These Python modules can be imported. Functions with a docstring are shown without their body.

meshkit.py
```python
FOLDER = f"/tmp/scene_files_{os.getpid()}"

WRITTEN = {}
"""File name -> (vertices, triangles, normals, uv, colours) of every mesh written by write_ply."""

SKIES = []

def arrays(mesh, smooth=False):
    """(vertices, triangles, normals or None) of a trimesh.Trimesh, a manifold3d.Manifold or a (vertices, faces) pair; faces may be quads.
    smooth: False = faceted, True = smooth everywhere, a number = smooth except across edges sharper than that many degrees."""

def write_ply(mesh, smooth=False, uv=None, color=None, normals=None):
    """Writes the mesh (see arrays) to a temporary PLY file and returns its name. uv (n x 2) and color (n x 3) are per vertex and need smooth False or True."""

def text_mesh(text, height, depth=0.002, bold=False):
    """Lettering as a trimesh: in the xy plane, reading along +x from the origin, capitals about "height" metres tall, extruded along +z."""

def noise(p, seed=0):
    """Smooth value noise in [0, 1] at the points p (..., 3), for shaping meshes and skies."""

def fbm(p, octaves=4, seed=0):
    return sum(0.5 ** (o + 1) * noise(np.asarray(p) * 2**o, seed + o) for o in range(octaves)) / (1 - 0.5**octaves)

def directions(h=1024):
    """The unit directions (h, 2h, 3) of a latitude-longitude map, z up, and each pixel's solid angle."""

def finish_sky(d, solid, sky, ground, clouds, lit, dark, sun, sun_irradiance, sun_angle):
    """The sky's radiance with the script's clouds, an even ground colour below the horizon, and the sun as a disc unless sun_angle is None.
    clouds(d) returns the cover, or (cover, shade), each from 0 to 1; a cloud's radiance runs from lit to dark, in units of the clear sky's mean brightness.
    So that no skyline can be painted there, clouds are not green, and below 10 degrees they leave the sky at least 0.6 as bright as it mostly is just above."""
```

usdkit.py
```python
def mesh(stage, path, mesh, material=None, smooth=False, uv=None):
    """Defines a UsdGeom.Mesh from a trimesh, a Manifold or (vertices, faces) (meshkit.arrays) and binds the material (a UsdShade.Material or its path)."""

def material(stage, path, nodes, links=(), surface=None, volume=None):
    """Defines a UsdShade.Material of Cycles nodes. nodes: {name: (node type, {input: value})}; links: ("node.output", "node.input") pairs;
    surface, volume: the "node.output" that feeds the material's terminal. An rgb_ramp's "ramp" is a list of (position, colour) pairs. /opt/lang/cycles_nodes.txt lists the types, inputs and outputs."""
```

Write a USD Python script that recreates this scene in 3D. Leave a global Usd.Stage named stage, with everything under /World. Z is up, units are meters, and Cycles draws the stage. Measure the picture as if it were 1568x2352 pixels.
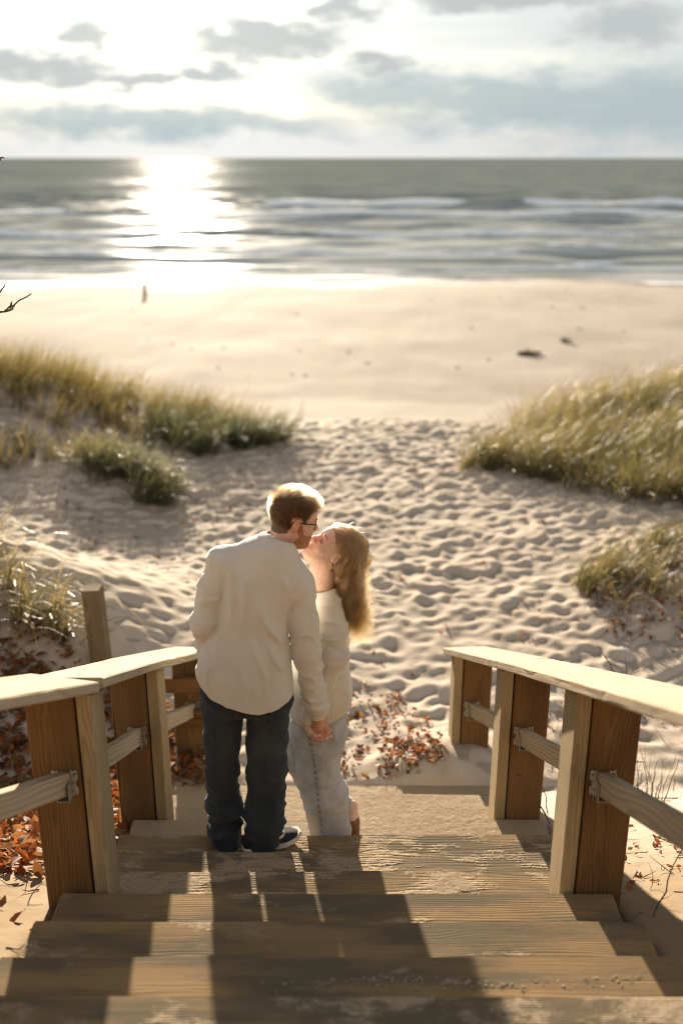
import math, random
import numpy as np
import trimesh
from scipy.ndimage import gaussian_filter, map_coordinates
from scipy.interpolate import RegularGridInterpolator
from pxr import Usd, UsdGeom, UsdLux, UsdShade, Gf, Sdf, Vt
import usdkit, meshkit

stage = Usd.Stage.CreateInMemory()
UsdGeom.SetStageUpAxis(stage, 'Z')
UsdGeom.SetStageMetersPerUnit(stage, 1.0)
UsdGeom.Xform.Define(stage, '/World')
UsdGeom.Scope.Define(stage, '/World/Looks')

# ---------------------------------------------------------------- camera
PITCH = math.radians(19.6)
CAM = np.array([0.0, 0.0, 3.164])
cam = UsdGeom.Camera.Define(stage, '/World/camera')
ct, st = math.cos(PITCH), math.sin(PITCH)
cam.AddTransformOp().Set(Gf.Matrix4d(1, 0, 0, 0, 0, st, ct, 0, 0, -ct, st, 0, *CAM, 1))
cam.CreateHorizontalApertureAttr(24.0)
cam.CreateVerticalApertureAttr(36.0)
cam.CreateFocalLengthAttr(35.0)
cam.CreateFStopAttr(1.1)
cam.CreateFocusDistanceAttr(4.55)
cam.CreateExposureAttr(1.87)

# ---------------------------------------------------------------- sun and sky
SUN_EL, SUN_AZ = math.radians(11.0), math.radians(-9.0)
SUN = np.array([math.sin(SUN_AZ) * math.cos(SUN_EL), math.cos(SUN_AZ) * math.cos(SUN_EL), math.sin(SUN_EL)])
sun = UsdLux.DistantLight.Define(stage, '/World/sun')
sx = np.cross([0, 0, 1.0], SUN); sx /= np.linalg.norm(sx); sy = np.cross(SUN, sx)
sun.AddTransformOp().Set(Gf.Matrix4d(*sx, 0, *sy, 0, *SUN, 0, 0, 0, 20, 1))
sun.CreateIntensityAttr(1.25)
sun.CreateAngleAttr(0.8)
sun.CreateNormalizeAttr(True)
sun.CreateColorAttr(Gf.Vec3f(1.0, 0.86, 0.68))


class Graph:
    """Collects shader nodes; every method returns the 'node.output' name it made."""

    def __init__(self):
        self.nodes, self.links, self.n = {}, [], 0

    def add(self, kind, out, **inputs):
        self.n += 1
        name = f'n{self.n}'
        fixed = {}
        for k, v in inputs.items():
            if isinstance(v, str) and '.' in v:
                self.links.append((v, f'{name}.{k}'))
            else:
                fixed[k] = v
        self.nodes[name] = (kind, fixed)
        return f'{name}.{out}'

    def math(self, op, a, b=0.0, c=0.0, clamp=False):
        return self.add('math', 'value', math_type=op, value1=a, value2=b, value3=c, use_clamp=clamp)

    def smooth(self, v, lo, hi, a=0.0, b=1.0):
        return self.add('map_range', 'result', range_type='smoothstep', value=v, from_min=lo, from_max=hi, to_min=a, to_max=b, clamp=True)

    def noise(self, vec, scale, detail=3.0, rough=0.5, dist=0.0, out='fac'):
        return self.add('noise_texture', out, vector=vec, scale=scale, detail=detail, roughness=rough, distortion=dist)

    def mapping(self, vec, scale=(1, 1, 1), loc=(0, 0, 0), rot=(0, 0, 0)):
        return self.add('mapping', 'vector', vector=vec, scale=scale, location=loc, rotation=rot)

    def mix(self, fac, a, b, kind='mix'):
        return self.add('mix', 'color', mix_type=kind, fac=fac, color1=a, color2=b)

    def ramp(self, fac, stops):
        return self.add('rgb_ramp', 'color', fac=fac, ramp=stops)

    def build(self, name, surface=None, volume=None):
        return usdkit.material(stage, '/World/Looks/' + name, self.nodes, self.links, surface=surface, volume=volume)


def sky_material():
    g = Graph()
    sky = g.add('sky_texture', 'color', sky_type='single_scattering', sun_disc=False, sun_elevation=SUN_EL, sun_rotation=SUN_AZ,
                altitude=0.0, air_density=1.0, aerosol_density=1.6, ozone_density=1.0)
    d = g.add('texture_coordinate', 'generated')
    sep = g.add('separate_xyz', 'x', vector=d).split('.')[0]
    x, y, z = sep + '.x', sep + '.y', sep + '.z'
    az = g.math('multiply', g.math('arctan2', x, y), 57.2958)
    el = g.math('multiply', g.math('arcsine', z), 57.2958)
    # clouds are drawn out sideways near the horizon
    flat = g.add('combine_xyz', 'vector', x=az, y=g.math('multiply', el, 2.6), z=0.0)
    n1 = g.noise(flat, 0.20, 5.0, 0.58)
    n2 = g.noise(g.mapping(flat, loc=(31.0, 17.0, 0)), 0.33, 5.0, 0.60)
    n3 = g.noise(g.mapping(flat, scale=(0.035, 0.11, 1), loc=(3, 9, 0)), 1.0, 6.0, 0.62)
    azw = g.math('multiply_add', n1, 7.0, g.math('subtract', az, 3.5))
    elw = g.math('multiply_add', n2, 3.0, g.math('subtract', el, 1.5))
    warped = g.add('combine_xyz', 'vector', x=azw, y=elw, z=0.0)

    def cloud(blobs):
        """Distance to the nearest of some flattened cloud shapes, 1 at their edge."""
        best = None
        for px, py, rx, ry in blobs:
            u, v = px - 784.0, py - 1176.0
            yy, zz = 2287 * ct - v * st, -2287 * st - v * ct
            a, e = math.degrees(math.atan2(u, yy)), math.degrees(math.atan2(zz, math.hypot(u, yy)))
            sa, se = rx / 40.0, ry / 40.0
            r = g.add('vector_math', 'value', math_type='length', vector1=g.mapping(warped, scale=(1 / sa, 1 / se, 1), loc=(-a / sa, -e / se, 0)))
            best = r if best is None else g.math('minimum', best, r)
        return best

    ragged = g.noise(flat, 1.1, 4.0, 0.65)
    small = g.smooth(g.math('multiply_add', ragged, 0.8, g.math('subtract', cloud(CLOUD_SMALL), 0.4)), 1.45, 0.50)
    bank = g.smooth(g.math('multiply_add', ragged, 0.5, g.math('subtract', cloud(CLOUD_BANK), 0.25)), 1.8, 0.3)
    # the rest of the sky: broken stratus from noise only, the same cover everywhere above the frame
    high = g.smooth(el, 7.0, 13.0)
    broken = g.math('multiply', g.smooth(n3, 0.42, 0.62), high)
    streak = g.math('multiply', g.math('multiply', g.smooth(n3, 0.36, 0.60), 0.8), g.smooth(el, 16.0, 6.0))
    # the veiled sun: a wide bright haze and a narrow glare
    dot = g.add('vector_math', 'value', math_type='dot_product', vector1=g.add('vector_math', 'vector', math_type='normalize', vector1=d), vector2=tuple(SUN))
    ang = g.math('multiply', g.math('arccosine', g.math('minimum', dot, 1.0)), 57.2958)
    wide = g.math('exponent', g.math('divide', ang, -16.0))
    glow = g.math('exponent', g.math('divide', ang, -5.5))

    def grey(v, c):
        return g.add('vector_math', 'vector', math_type='scale', vector1=c, scale=v)

    lit = grey(glow, (4.0, 3.95, 3.8))
    base = g.mix(1.0, g.mix(1.0, sky, SKY_TINT, 'multiply'), grey(wide, (2.7, 2.72, 2.70)), 'add')
    haze = g.math('exponent', g.math('divide', g.math('maximum', el, 0.0), -6.0))
    base = g.mix(1.0, base, grey(haze, (0.95, 1.02, 1.06)), 'add')
    base = g.mix(1.0, base, (1.40, 1.42, 1.44), 'add')
    base = g.mix(g.smooth(el, 3.4, 0.3, 0.0, 0.85), base, HORIZON)
    base = g.mix(streak, base, STREAK)
    base = g.mix(1.0, base, lit, 'add')
    dark = g.mix(1.0, CLOUD_DARK, g.mix(1.0, lit, (0.16, 0.16, 0.16), 'multiply'), 'add')
    darkb = g.mix(1.0, BANK_DARK, g.mix(1.0, lit, (0.22, 0.22, 0.22), 'multiply'), 'add')
    col = g.mix(g.math('multiply', bank, 0.85), base, darkb)
    col = g.mix(g.math('multiply', broken, 0.7), col, dark)
    col = g.mix(g.math('multiply', small, 0.93), col, dark)
    col = g.mix(g.smooth(el, -0.2, -2.0), col, (0.3, 0.28, 0.25))
    bg = g.add('background_shader', 'background', color=col, strength=SKY_STRENGTH)
    return g.build('sky_air', surface=bg)


SKY_STRENGTH = 0.055
SKY_TINT = (0.11, 0.14, 0.19)
HORIZON = (3.9, 3.6, 3.35)
STREAK = (3.75, 3.9, 3.9)
CLOUD_DARK = (2.65, 2.82, 2.82)
BANK_DARK = (2.0, 2.48, 2.68)
# clouds of the photograph: where they stand and how far they reach (in pixels of the photograph at 1568 wide, turned into angles)
CLOUD_SMALL = [(610, 92, 175, 44), (590, 62, 70, 30), (185, 78, 42, 34), (60, 150, 200, 30), (195, 182, 80, 20), (330, 182, 70, 22), (445, 172, 70, 20), (525, 164, 52, 22), (785, 20, 70, 26), (865, 142, 66, 20), (1430, 55, 130, 38), (1150, 2, 200, 18)]
CLOUD_BANK = [(1180, 235, 420, 50), (1480, 250, 260, 75), (900, 215, 190, 46), (330, 275, 420, 34)]
dome = UsdLux.DomeLight.Define(stage, '/World/sky')
UsdShade.MaterialBindingAPI.Apply(dome.GetPrim()).Bind(sky_material())

# ---------------------------------------------------------------- helpers
RNG = np.random.default_rng(7)
_taken = {}


def path_for(name, parent='/World'):
    k = (str(parent), name)
    _taken[k] = _taken.get(k, -1) + 1
    return f'{parent}/{name}' + (f'_{_taken[k]:03d}' if _taken[k] else '')


def tag(p, label=None, category=None, group=None, kind=None):
    p = p if isinstance(p, Usd.Prim) else p.GetPrim()
    for k, v in (('label', label), ('category', category), ('group', group), ('kind', kind)):
        if v:
            p.SetCustomDataByKey(k, v)
    return p


def thing(name, label, category, loc=(0, 0, 0), group=None, parent='/World'):
    x = UsdGeom.Xform.Define(stage, path_for(name, parent))
    if any(loc):
        x.AddTranslateOp().Set(Gf.Vec3d(*map(float, loc)))
    tag(x, label, category, group)
    return x


def part(name, mesh, mat, parent='/World', smooth=False, frame=None, uv=None):
    """One Mesh prim under parent. frame: a 4x4 (columns x, y, z, origin) in which the mesh is given."""
    parent = parent if isinstance(parent, str) else str(parent.GetPath())
    m = usdkit.mesh(stage, path_for(name, parent), mesh, mat, smooth=smooth, uv=uv)
    if frame is not None:
        m.AddTransformOp().Set(Gf.Matrix4d(*np.asarray(frame, float).T.ravel().tolist()))
    return m


def colors(m, name, values):
    v = np.asarray(values, np.float32)
    UsdGeom.PrimvarsAPI(m).CreatePrimvar(name, Sdf.ValueTypeNames.Color3fArray if v.ndim == 2 else Sdf.ValueTypeNames.FloatArray, 'vertex').Set(
        Vt.Vec3fArray.FromNumpy(v) if v.ndim == 2 else Vt.FloatArray.FromNumpy(v))


def grid_faces(ny, nx):
    i = np.arange(ny * nx).reshape(ny, nx)
    a, b, c, d = i[:-1, :-1].ravel(), i[:-1, 1:].ravel(), i[1:, 1:].ravel(), i[1:, :-1].ravel()
    return np.vstack([np.stack([a, b, c], 1), np.stack([a, c, d], 1)])


def rounded_box(size, r=0.004, wobble=0.0, cuts=(1, 1, 1), seed=0):
    """A box centred on the origin with chamfered edges, cut along its length so that it can be a little uneven."""
    sx_, sy_, sz_ = size
    xs = np.unique(np.concatenate([[-sx_ / 2, -sx_ / 2 + r, sx_ / 2 - r, sx_ / 2], np.linspace(-sx_ / 2 + r, sx_ / 2 - r, cuts[0] + 1)]))
    prof = np.array([(-sy_ / 2 + r, -sz_ / 2), (sy_ / 2 - r, -sz_ / 2), (sy_ / 2, -sz_ / 2 + r), (sy_ / 2, sz_ / 2 - r), (sy_ / 2 - r, sz_ / 2), (-sy_ / 2 + r, sz_ / 2), (-sy_ / 2, sz_ / 2 - r), (-sy_ / 2, -sz_ / 2 + r)])
    rings = []
    for x in xs:
        e = x in (xs[0], xs[-1])
        p = prof * (1 - (2 * r / np.array([sy_, sz_])) * e)
        rings.append(np.column_stack([np.full(8, x), p]))
    v = np.vstack(rings)
    f = []
    n = len(xs)
    for i in range(n - 1):
        for k in range(8):
            a, b = i * 8 + k, i * 8 + (k + 1) % 8
            f += [(a, b, b + 8), (a, b + 8, a + 8)]
    for k in range(1, 7):
        f.append((0, k + 1, k))
        o = (n - 1) * 8
        f.append((o, o + k, o + k + 1))
    f = np.array(f)[:, ::-1]
    if wobble:
        v = v + (meshkit.noise(v * np.array([2.0, 9, 9]) + seed * 13.7)[:, None] - .5) * wobble * np.sign(v) * np.array([0, 1, 1])
    m = trimesh.Trimesh(v, f, process=False)
    m.fix_normals()
    return m


def frame_of(p, xdir, zdir):
    x = np.asarray(xdir, float); x = x / np.linalg.norm(x)
    z = np.asarray(zdir, float); z = z - x * (z @ x); z = z / np.linalg.norm(z)
    y = np.cross(z, x)
    m = np.eye(4); m[:3, 0], m[:3, 1], m[:3, 2], m[:3, 3] = x, y, z, p
    return m


def tube(points, radii, n=8):
    """A closed tapering tube along points."""
    p = np.asarray(points, float); r = np.broadcast_to(np.asarray(radii, float), len(p))
    t = np.gradient(p, axis=0); t /= np.linalg.norm(t, axis=1, keepdims=True)
    up = np.array([0, 0, 1.0]) if abs(t[0, 2]) < .9 else np.array([1.0, 0, 0])
    rings = []
    a = np.arange(n) * 2 * np.pi / n
    for i in range(len(p)):
        up = up - t[i] * (up @ t[i]); up /= np.linalg.norm(up)
        s = np.cross(t[i], up)
        rings.append(p[i] + r[i] * (np.cos(a)[:, None] * up + np.sin(a)[:, None] * s))
    v = np.vstack(rings + [p[:1], p[-1:]])
    f = []
    for i in range(len(p) - 1):
        for k in range(n):
            q, w = i * n + k, i * n + (k + 1) % n
            f += [(q, w, w + n), (q, w + n, q + n)]
    c0, c1, o = len(p) * n, len(p) * n + 1, (len(p) - 1) * n
    for k in range(n):
        f += [(c0, (k + 1) % n, k), (c1, o + k, o + (k + 1) % n)]
    return trimesh.Trimesh(v, np.array(f), process=False)


def join(ms):
    return trimesh.util.concatenate(ms)

WATER_Z = -2.62


def sstep(x, a, b):
    t = np.clip((x - a) / (b - a), 0, 1)
    return t * t * (3 - 2 * t)


RUN, RISE = 0.313, 0.1466
def nose(k):
    return 2.241 + RUN * k, (6 - k) * RISE          # y and z of the far edge of step k

# ---------------------------------------------------------------- materials
def wood(name, light, dark, tone=0.25, ring=95.0, rough=0.9, gloss=0.08, sand=None, fibre=1.0, knots=1.0, weather=None, bump=1.0, warp_=1.0, contrast=.62):
    """Sawn timber; the grain runs along the piece's own x axis."""
    g = Graph()
    obj = g.add('texture_coordinate', 'object')
    here = g.add('object_info', 'location')
    shift = g.add('vector_math', 'vector', math_type='multiply', vector1=here, vector2=(3.71, 2.93, 5.13))
    p = g.add('vector_math', 'vector', math_type='add', vector1=obj, vector2=shift)
    slow = g.noise(g.mapping(p, scale=(1.3, 5, 5)), 1.0, 3.0, 0.5, out='color')
    warp = g.add('vector_math', 'vector', math_type='multiply', vector1=g.add('vector_math', 'vector', math_type='subtract', vector1=slow, vector2=(.5, .5, .5)), vector2=(0.02, 0.085 * warp_, 0.085 * warp_))
    o2 = g.add('vector_math', 'vector', math_type='add', vector1=obj, vector2=warp)
    wobble = g.add('vector_math', 'vector', math_type='sine', vector1=shift)
    o3 = g.add('vector_math', 'vector', math_type='multiply_add', vector1=wobble, vector2=(0, .05, .03), vector3=g.add('vector_math', 'vector', math_type='add', vector1=o2, vector2=(0, 0.03, 0.075)))
    s = g.add('separate_xyz', 'x', vector=o3).split('.')[0]
    r = g.math('sqrt', g.math('add', g.math('multiply', s + '.y', s + '.y'), g.math('multiply', s + '.z', s + '.z')))
    kn = g.add('voronoi_texture', 'distance', dimensions='3D', vector=g.mapping(p, scale=(1.5, 5.0, 2.2)), scale=1.0, randomness=1.0)
    near = g.smooth(kn, 0.30, 0.0)
    v = g.math('add', g.math('multiply', r, ring * 6.283), g.math('multiply', near, 16.0 * knots))
    wave = g.math('multiply_add', g.math('sine', v), 0.5, 0.5)
    wave = g.math('power', wave, 1.7)
    fib = g.noise(g.mapping(p, scale=(2.2, 130, 130)), 1.0, 3.0, 0.6)
    pale = g.noise(g.mapping(p, scale=(1.1, 4, 4)), 1.0, 3.0, 0.55)
    k = g.math('add', g.math('multiply_add', wave, contrast, (0.62 - contrast) * .5), g.math('multiply', g.math('subtract', fib, 0.45), 0.95 * fibre))
    col = g.mix(g.math('multiply_add', k, 0.8, 0.05, clamp=True), light, dark)
    col = g.mix(g.smooth(pale, 0.35, 0.7, 0.0, tone), col, tuple(np.array(dark) * .62))
    col = g.mix(g.smooth(kn, 0.11, 0.03, 0.0, 0.75 * knots), col, tuple(np.array(dark) * .35))
    if weather:
        wn = g.noise(g.mapping(p, scale=(1.5, 7, 7), loc=(7, 3, 1)), 1.0, 4.0, 0.6)
        col = g.mix(g.smooth(wn, 0.38, 0.62), col, g.mix(g.math('multiply', fib, .9), weather, tuple(np.array(weather) * .55)))
    h = g.math('add', g.math('multiply', wave, -0.8 * contrast), g.math('multiply', fib, -0.7))
    crack = g.noise(g.mapping(p, scale=(0.9, 42, 42), loc=(3, 1, 8)), 1.0, 2.0, 0.5)
    cr = g.smooth(crack, 0.30, 0.24)
    col = g.mix(g.math('multiply', cr, 0.75), col, tuple(np.array(dark) * .3))
    h = g.math('subtract', h, g.math('multiply', cr, 1.2))
    if sand is not None:
        w = g.add('geometry', 'position')
        sn = g.noise(g.mapping(w, scale=(2.6, 5.5, 2.0)), 1.0, 5.0, 0.62)
        sn2 = g.noise(w, 90.0, 2.0, 0.6)
        m = g.math('add', sn, g.math('multiply', g.math('subtract', wave, 0.5), -0.035))
        m = g.math('add', m, g.math('multiply', g.math('subtract', sn2, 0.5), 0.10))
        m = g.smooth(m, sand - 0.05, sand + 0.05)
        up = g.add('separate_xyz', 'z', vector=g.add('geometry', 'normal'))
        m = g.math('multiply', m, g.smooth(up, 0.5, 0.8))
        grains = g.mix(g.smooth(sn2, .3, .7), (0.29, 0.218, 0.140), (0.375, 0.288, 0.190))
        col = g.mix(m, col, grains)
        lump = g.noise(w, 26.0, 4.0, 0.55)
        h = g.math('add', g.math('multiply', h, g.math('subtract', 1.0, g.math('multiply', m, 0.85))), g.math('multiply', m, g.math('multiply_add', lump, 3.0, 0.5)))
    nb = g.add('bump', 'normal', height=h, strength=1.0, distance=0.0016 * bump)
    bs = g.add('principled_bsdf', 'BSDF', base_color=col, roughness=rough, specular_ior_level=gloss, normal=nb)
    return g.build(name, surface=bs)


M = {}
M['step'] = wood('weathered_step_wood', (0.33, 0.222, 0.112), (0.140, 0.088, 0.042), sand=0.64, weather=(0.165, 0.130, 0.083), bump=1.0, ring=150, warp_=.5, contrast=.34)
M['step_mid'] = wood('sandy_step_wood', (0.34, 0.232, 0.118), (0.150, 0.098, 0.048), sand=0.53, weather=(0.175, 0.138, 0.089), bump=1.0, ring=150, warp_=.5, contrast=.34)
M['step_sandy'] = wood('sand_covered_step_wood', (0.42, 0.345, 0.24), (0.20, 0.15, 0.095), sand=0.385, bump=1.0, ring=150, warp_=.5, contrast=.34)
M['cap'] = wood('pale_cap_wood', (0.47, 0.385, 0.265), (0.25, 0.185, 0.11), tone=.35, ring=80, fibre=1.1, knots=.9, weather=(0.40, 0.335, 0.245), bump=1.4)
M['post'] = wood('brown_post_wood', (0.185, 0.105, 0.046), (0.082, 0.043, 0.018), tone=.5, ring=110, knots=.6)
M['post_worn'] = wood('worn_post_wood', (0.20, 0.125, 0.056), (0.09, 0.050, 0.021), tone=.45, ring=100, knots=.8)
M['board'] = wood('pale_lit_facing_wood', (0.335, 0.26, 0.155), (0.185, 0.13, 0.068), tone=.35, ring=120, fibre=1.1, knots=.4)  # inner boards: light on that side is put into the colour
M['rail'] = wood('grey_rail_wood', (0.42, 0.35, 0.25), (0.23, 0.175, 0.11), tone=.3, ring=60, knots=1.0)
M['old'] = wood('old_post_wood', (0.25, 0.185, 0.11), (0.10, 0.07, 0.042), tone=.4, ring=90)


def sand_material():
    g = Graph()
    w = g.add('geometry', 'position')
    big = g.noise(w, 0.35, 4.0, 0.55)
    mid = g.noise(w, 5.0, 4.0, 0.6)
    fine = g.noise(w, 160.0, 2.0, 0.6)
    col = g.mix(g.smooth(big, .3, .7), (0.42, 0.352, 0.280), (0.36, 0.298, 0.232))
    col = g.mix(g.smooth(mid, .35, .7, 0, .35), col, (0.30, 0.235, 0.17))
    col = g.mix(g.smooth(fine, .58, .75, 0, .4), col, (0.25, 0.19, 0.14))
    col = g.mix(g.smooth(fine, .42, .28, 0, .4), col, (0.50, 0.43, 0.34))
    xyz = g.add('separate_xyz', 'z', vector=w).split('.')[0]
    z = xyz + '.z'
    dark_rear_ground = g.smooth(g.math('multiply_add', big, 3.0, xyz + '.y'), 1.6, -1.5)  # unseen woodland floor behind the camera, kept dark to bounce less sun
    col = g.mix(dark_rear_ground, col, g.mix(mid, (.055, .034, .018), (.11, .06, .03)))
    flat_ = g.smooth(xyz + '.y', 16.5, 22.0)
    col = g.mix(flat_, col, g.mix(g.smooth(big, .35, .65), (.345, .292, .236), (.30, .252, .20)))
    dirt = g.smooth(g.math('multiply_add', mid, 2.2, xyz + '.y'), 6.0, 4.2, 0.0, 0.92)
    col = g.mix(dirt, col, g.mix(fine, (.17, .115, .062), (.23, .165, .095)))
    edge = g.math('add', z, g.math('multiply', g.math('subtract', g.noise(g.mapping(w, scale=(.06, .25, 1)), 1.0, 3.0), .5), 0.10))
    wet = g.smooth(edge, WATER_Z + 0.15, WATER_Z + 0.05)
    col = g.mix(wet, col, (0.20, 0.155, 0.115))
    rough = g.math('multiply_add', wet, -0.40, 0.95)
    h = g.math('add', g.math('multiply', mid, 6.0), g.math('multiply', fine, 0.8))
    h = g.math('multiply', h, g.math('subtract', 1.0, wet))
    nb = g.add('bump', 'normal', height=h, strength=0.9, distance=0.002)
    bs = g.add('principled_bsdf', 'BSDF', base_color=col, roughness=rough, specular_ior_level=g.math('multiply_add', wet, 0.12, 0.08), normal=nb)
    return g.build('dry_sand', surface=bs)


def water_material():
    g = Graph()
    w = g.add('geometry', 'position')
    n0 = g.add('geometry', 'normal')
    bump = n0
    sy_ = g.add('separate_xyz', 'y', vector=w)
    chop = g.smooth(sy_, 60.0, 260.0, 0.42, 1.6)
    for sc, loc, amp in (((1.7, 4.0, 1), 0, (.34, .55, 0)), ((.30, .85, 1), 5, (.34, .70, 0)), ((.045, .16, 1), 9, (.20, .40, 0)), ((.022, .040, 1), 3, (.16, .60, 0)), ((.0045, .009, 1), 7, (.14, .75, 0))):
        nn = g.noise(g.mapping(w, scale=sc, loc=(loc, loc, 0)), 1.0, 3.0, 0.6, out='color')
        off = g.add('vector_math', 'vector', math_type='subtract', vector1=nn, vector2=(.5, .5, .5))
        off = g.add('vector_math', 'vector', math_type='scale', vector1=off, scale=chop)
        bump = g.add('vector_math', 'vector', math_type='multiply_add', vector1=off, vector2=amp, vector3=bump)
    bump = g.add('vector_math', 'vector', math_type='add', vector1=bump, vector2=g.add('vector_math', 'vector', math_type='scale', vector1=(0.0, -0.15, 0.0), scale=chop))      # waves run in with their steep faces to the shore
    nb = g.add('vector_math', 'vector', math_type='normalize', vector1=bump)
    ripple = g.noise(g.mapping(w, scale=(.10, .21, 1)), 1.0, 5.0, .68)
    body = g.add('diffuse_bsdf', 'BSDF', color=g.mix(g.smooth(ripple, .38, .62), g.mix(g.smooth(sy_, 55.0, 170.0), (0.44, 0.455, 0.435), (0.205, 0.230, 0.222)), g.mix(g.smooth(sy_, 55.0, 170.0), (0.31, 0.33, 0.30), (0.115, 0.135, 0.128))))  # shallow water colour, with reflected sky and ripple shading put into the diffuse
    shine = g.add('glossy_bsdf', 'BSDF', color=(1.0, 1.0, 1.0), roughness=0.30, normal=nb)
    fac = g.math('multiply', g.add('fresnel', 'fac', IOR=1.333), g.smooth(sy_, 55.0, 220.0, 0.13, 0.016))
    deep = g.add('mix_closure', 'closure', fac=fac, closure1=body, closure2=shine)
    fo = g.add('attribute', 'fac', attribute='foam')
    fn = g.noise(g.mapping(w, scale=(1.2, 2.4, 1)), 1.0, 5.0, 0.65)
    m = g.smooth(g.math('add', fo, g.math('multiply', g.math('subtract', fn, 0.5), 0.9)), 0.42, 0.62)
    white = g.add('principled_bsdf', 'BSDF', base_color=(0.72, 0.73, 0.73), roughness=0.8)
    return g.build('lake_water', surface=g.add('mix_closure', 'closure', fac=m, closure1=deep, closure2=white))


def plain(name, color, rough=0.6, gloss=0.4, metallic=0.0, noise=None, bump=None, **more):
    g = Graph()
    inputs = dict(base_color=color, roughness=rough, specular_ior_level=gloss, metallic=metallic, **more)
    if noise or bump:
        o = g.add('texture_coordinate', 'object')
    if noise:
        sc, other = noise
        inputs['base_color'] = g.mix(g.smooth(g.noise(o, sc, 4.0, .6), .35, .68), color, other)
    if bump:
        sc, dist = bump
        inputs['normal'] = g.add('bump', 'normal', height=g.noise(o, sc, 3.0, .6), strength=1.0, distance=dist)
    return g.build(name, surface=g.add('principled_bsdf', 'BSDF', **inputs))


M["sand"] = sand_material()
M['water'] = water_material()
M['zinc'] = plain('galvanised_steel', (0.34, 0.32, 0.27), .5, .5, .25, noise=(60, (0.20, .18, .15)))

# ---------------------------------------------------------------- stairs line, shared with the ground
# ---------------------------------------------------------------- ground
def bump2(x, y, cx, cy, sx_, sy_, rot=0.0):
    c, s = math.cos(rot), math.sin(rot)
    u, v = (x - cx) * c + (y - cy) * s, -(x - cx) * s + (y - cy) * c
    return np.exp(-((u / sx_) ** 2 + (v / sy_) ** 2))


def ground_base(x, y):
    """Height of the sand without footprints."""
    x, y = np.asarray(x, float), np.asarray(y, float)
    stairs = 0.88 - (y - 2.241) * RISE / RUN
    path = np.interp(y, [4.9, 5.6, 6.5, 9, 12, 15.0, 15.9, 17.4, 19.5, 23, 46, 50, 54, 75], [-.60, -.625, -.67, -.74, -.80, -.87, -.96, -1.45, -2.02, -2.20, -2.46, -2.60, -2.80, -4.2])
    near = np.maximum(stairs - 0.055, path)
    z = near + .12 * np.clip(1 - y, 0, 40) * sstep(-y, -1, 8)  # unseen bluff added behind the camera to cut sky light from there
    # dunes on both sides of the path
    ridge = np.exp(-np.where(y < 16.3, (16.3 - y) / 3.2, (y - 16.3) / 1.7) ** 2)
    left = .92 * sstep(-x, 1.5, 6.2) * ridge + bump2(x, y, -10, 11.0, 5.2, 3.6) * .85 + bump2(x, y, -3.0, 12.0, 1.0, .8) * .16
    right = .62 * sstep(x, 2.6, 6.6) * ridge + bump2(x, y, 6.6, 11.5, 2.8, 2.2, 0) * .55 + bump2(x, y, 9, 9, 4.2, 3.6) * .7
    near_left = bump2(x, y, -3.2, 7.3, 1.6, 1.3) * 1.0
    near_right = bump2(x, y, 3.9, 8.3, 1.3, 1.2) * .34
    z = z + left + right + near_left + near_right
    z = z + (meshkit.fbm(np.stack([x * .28, y * .28, np.zeros_like(x)], -1), 3, 5) - .5) * .22 * sstep(y, 5.2, 8.0) * (1 - .6 * sstep(y, 17, 21))
    return z


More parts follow.
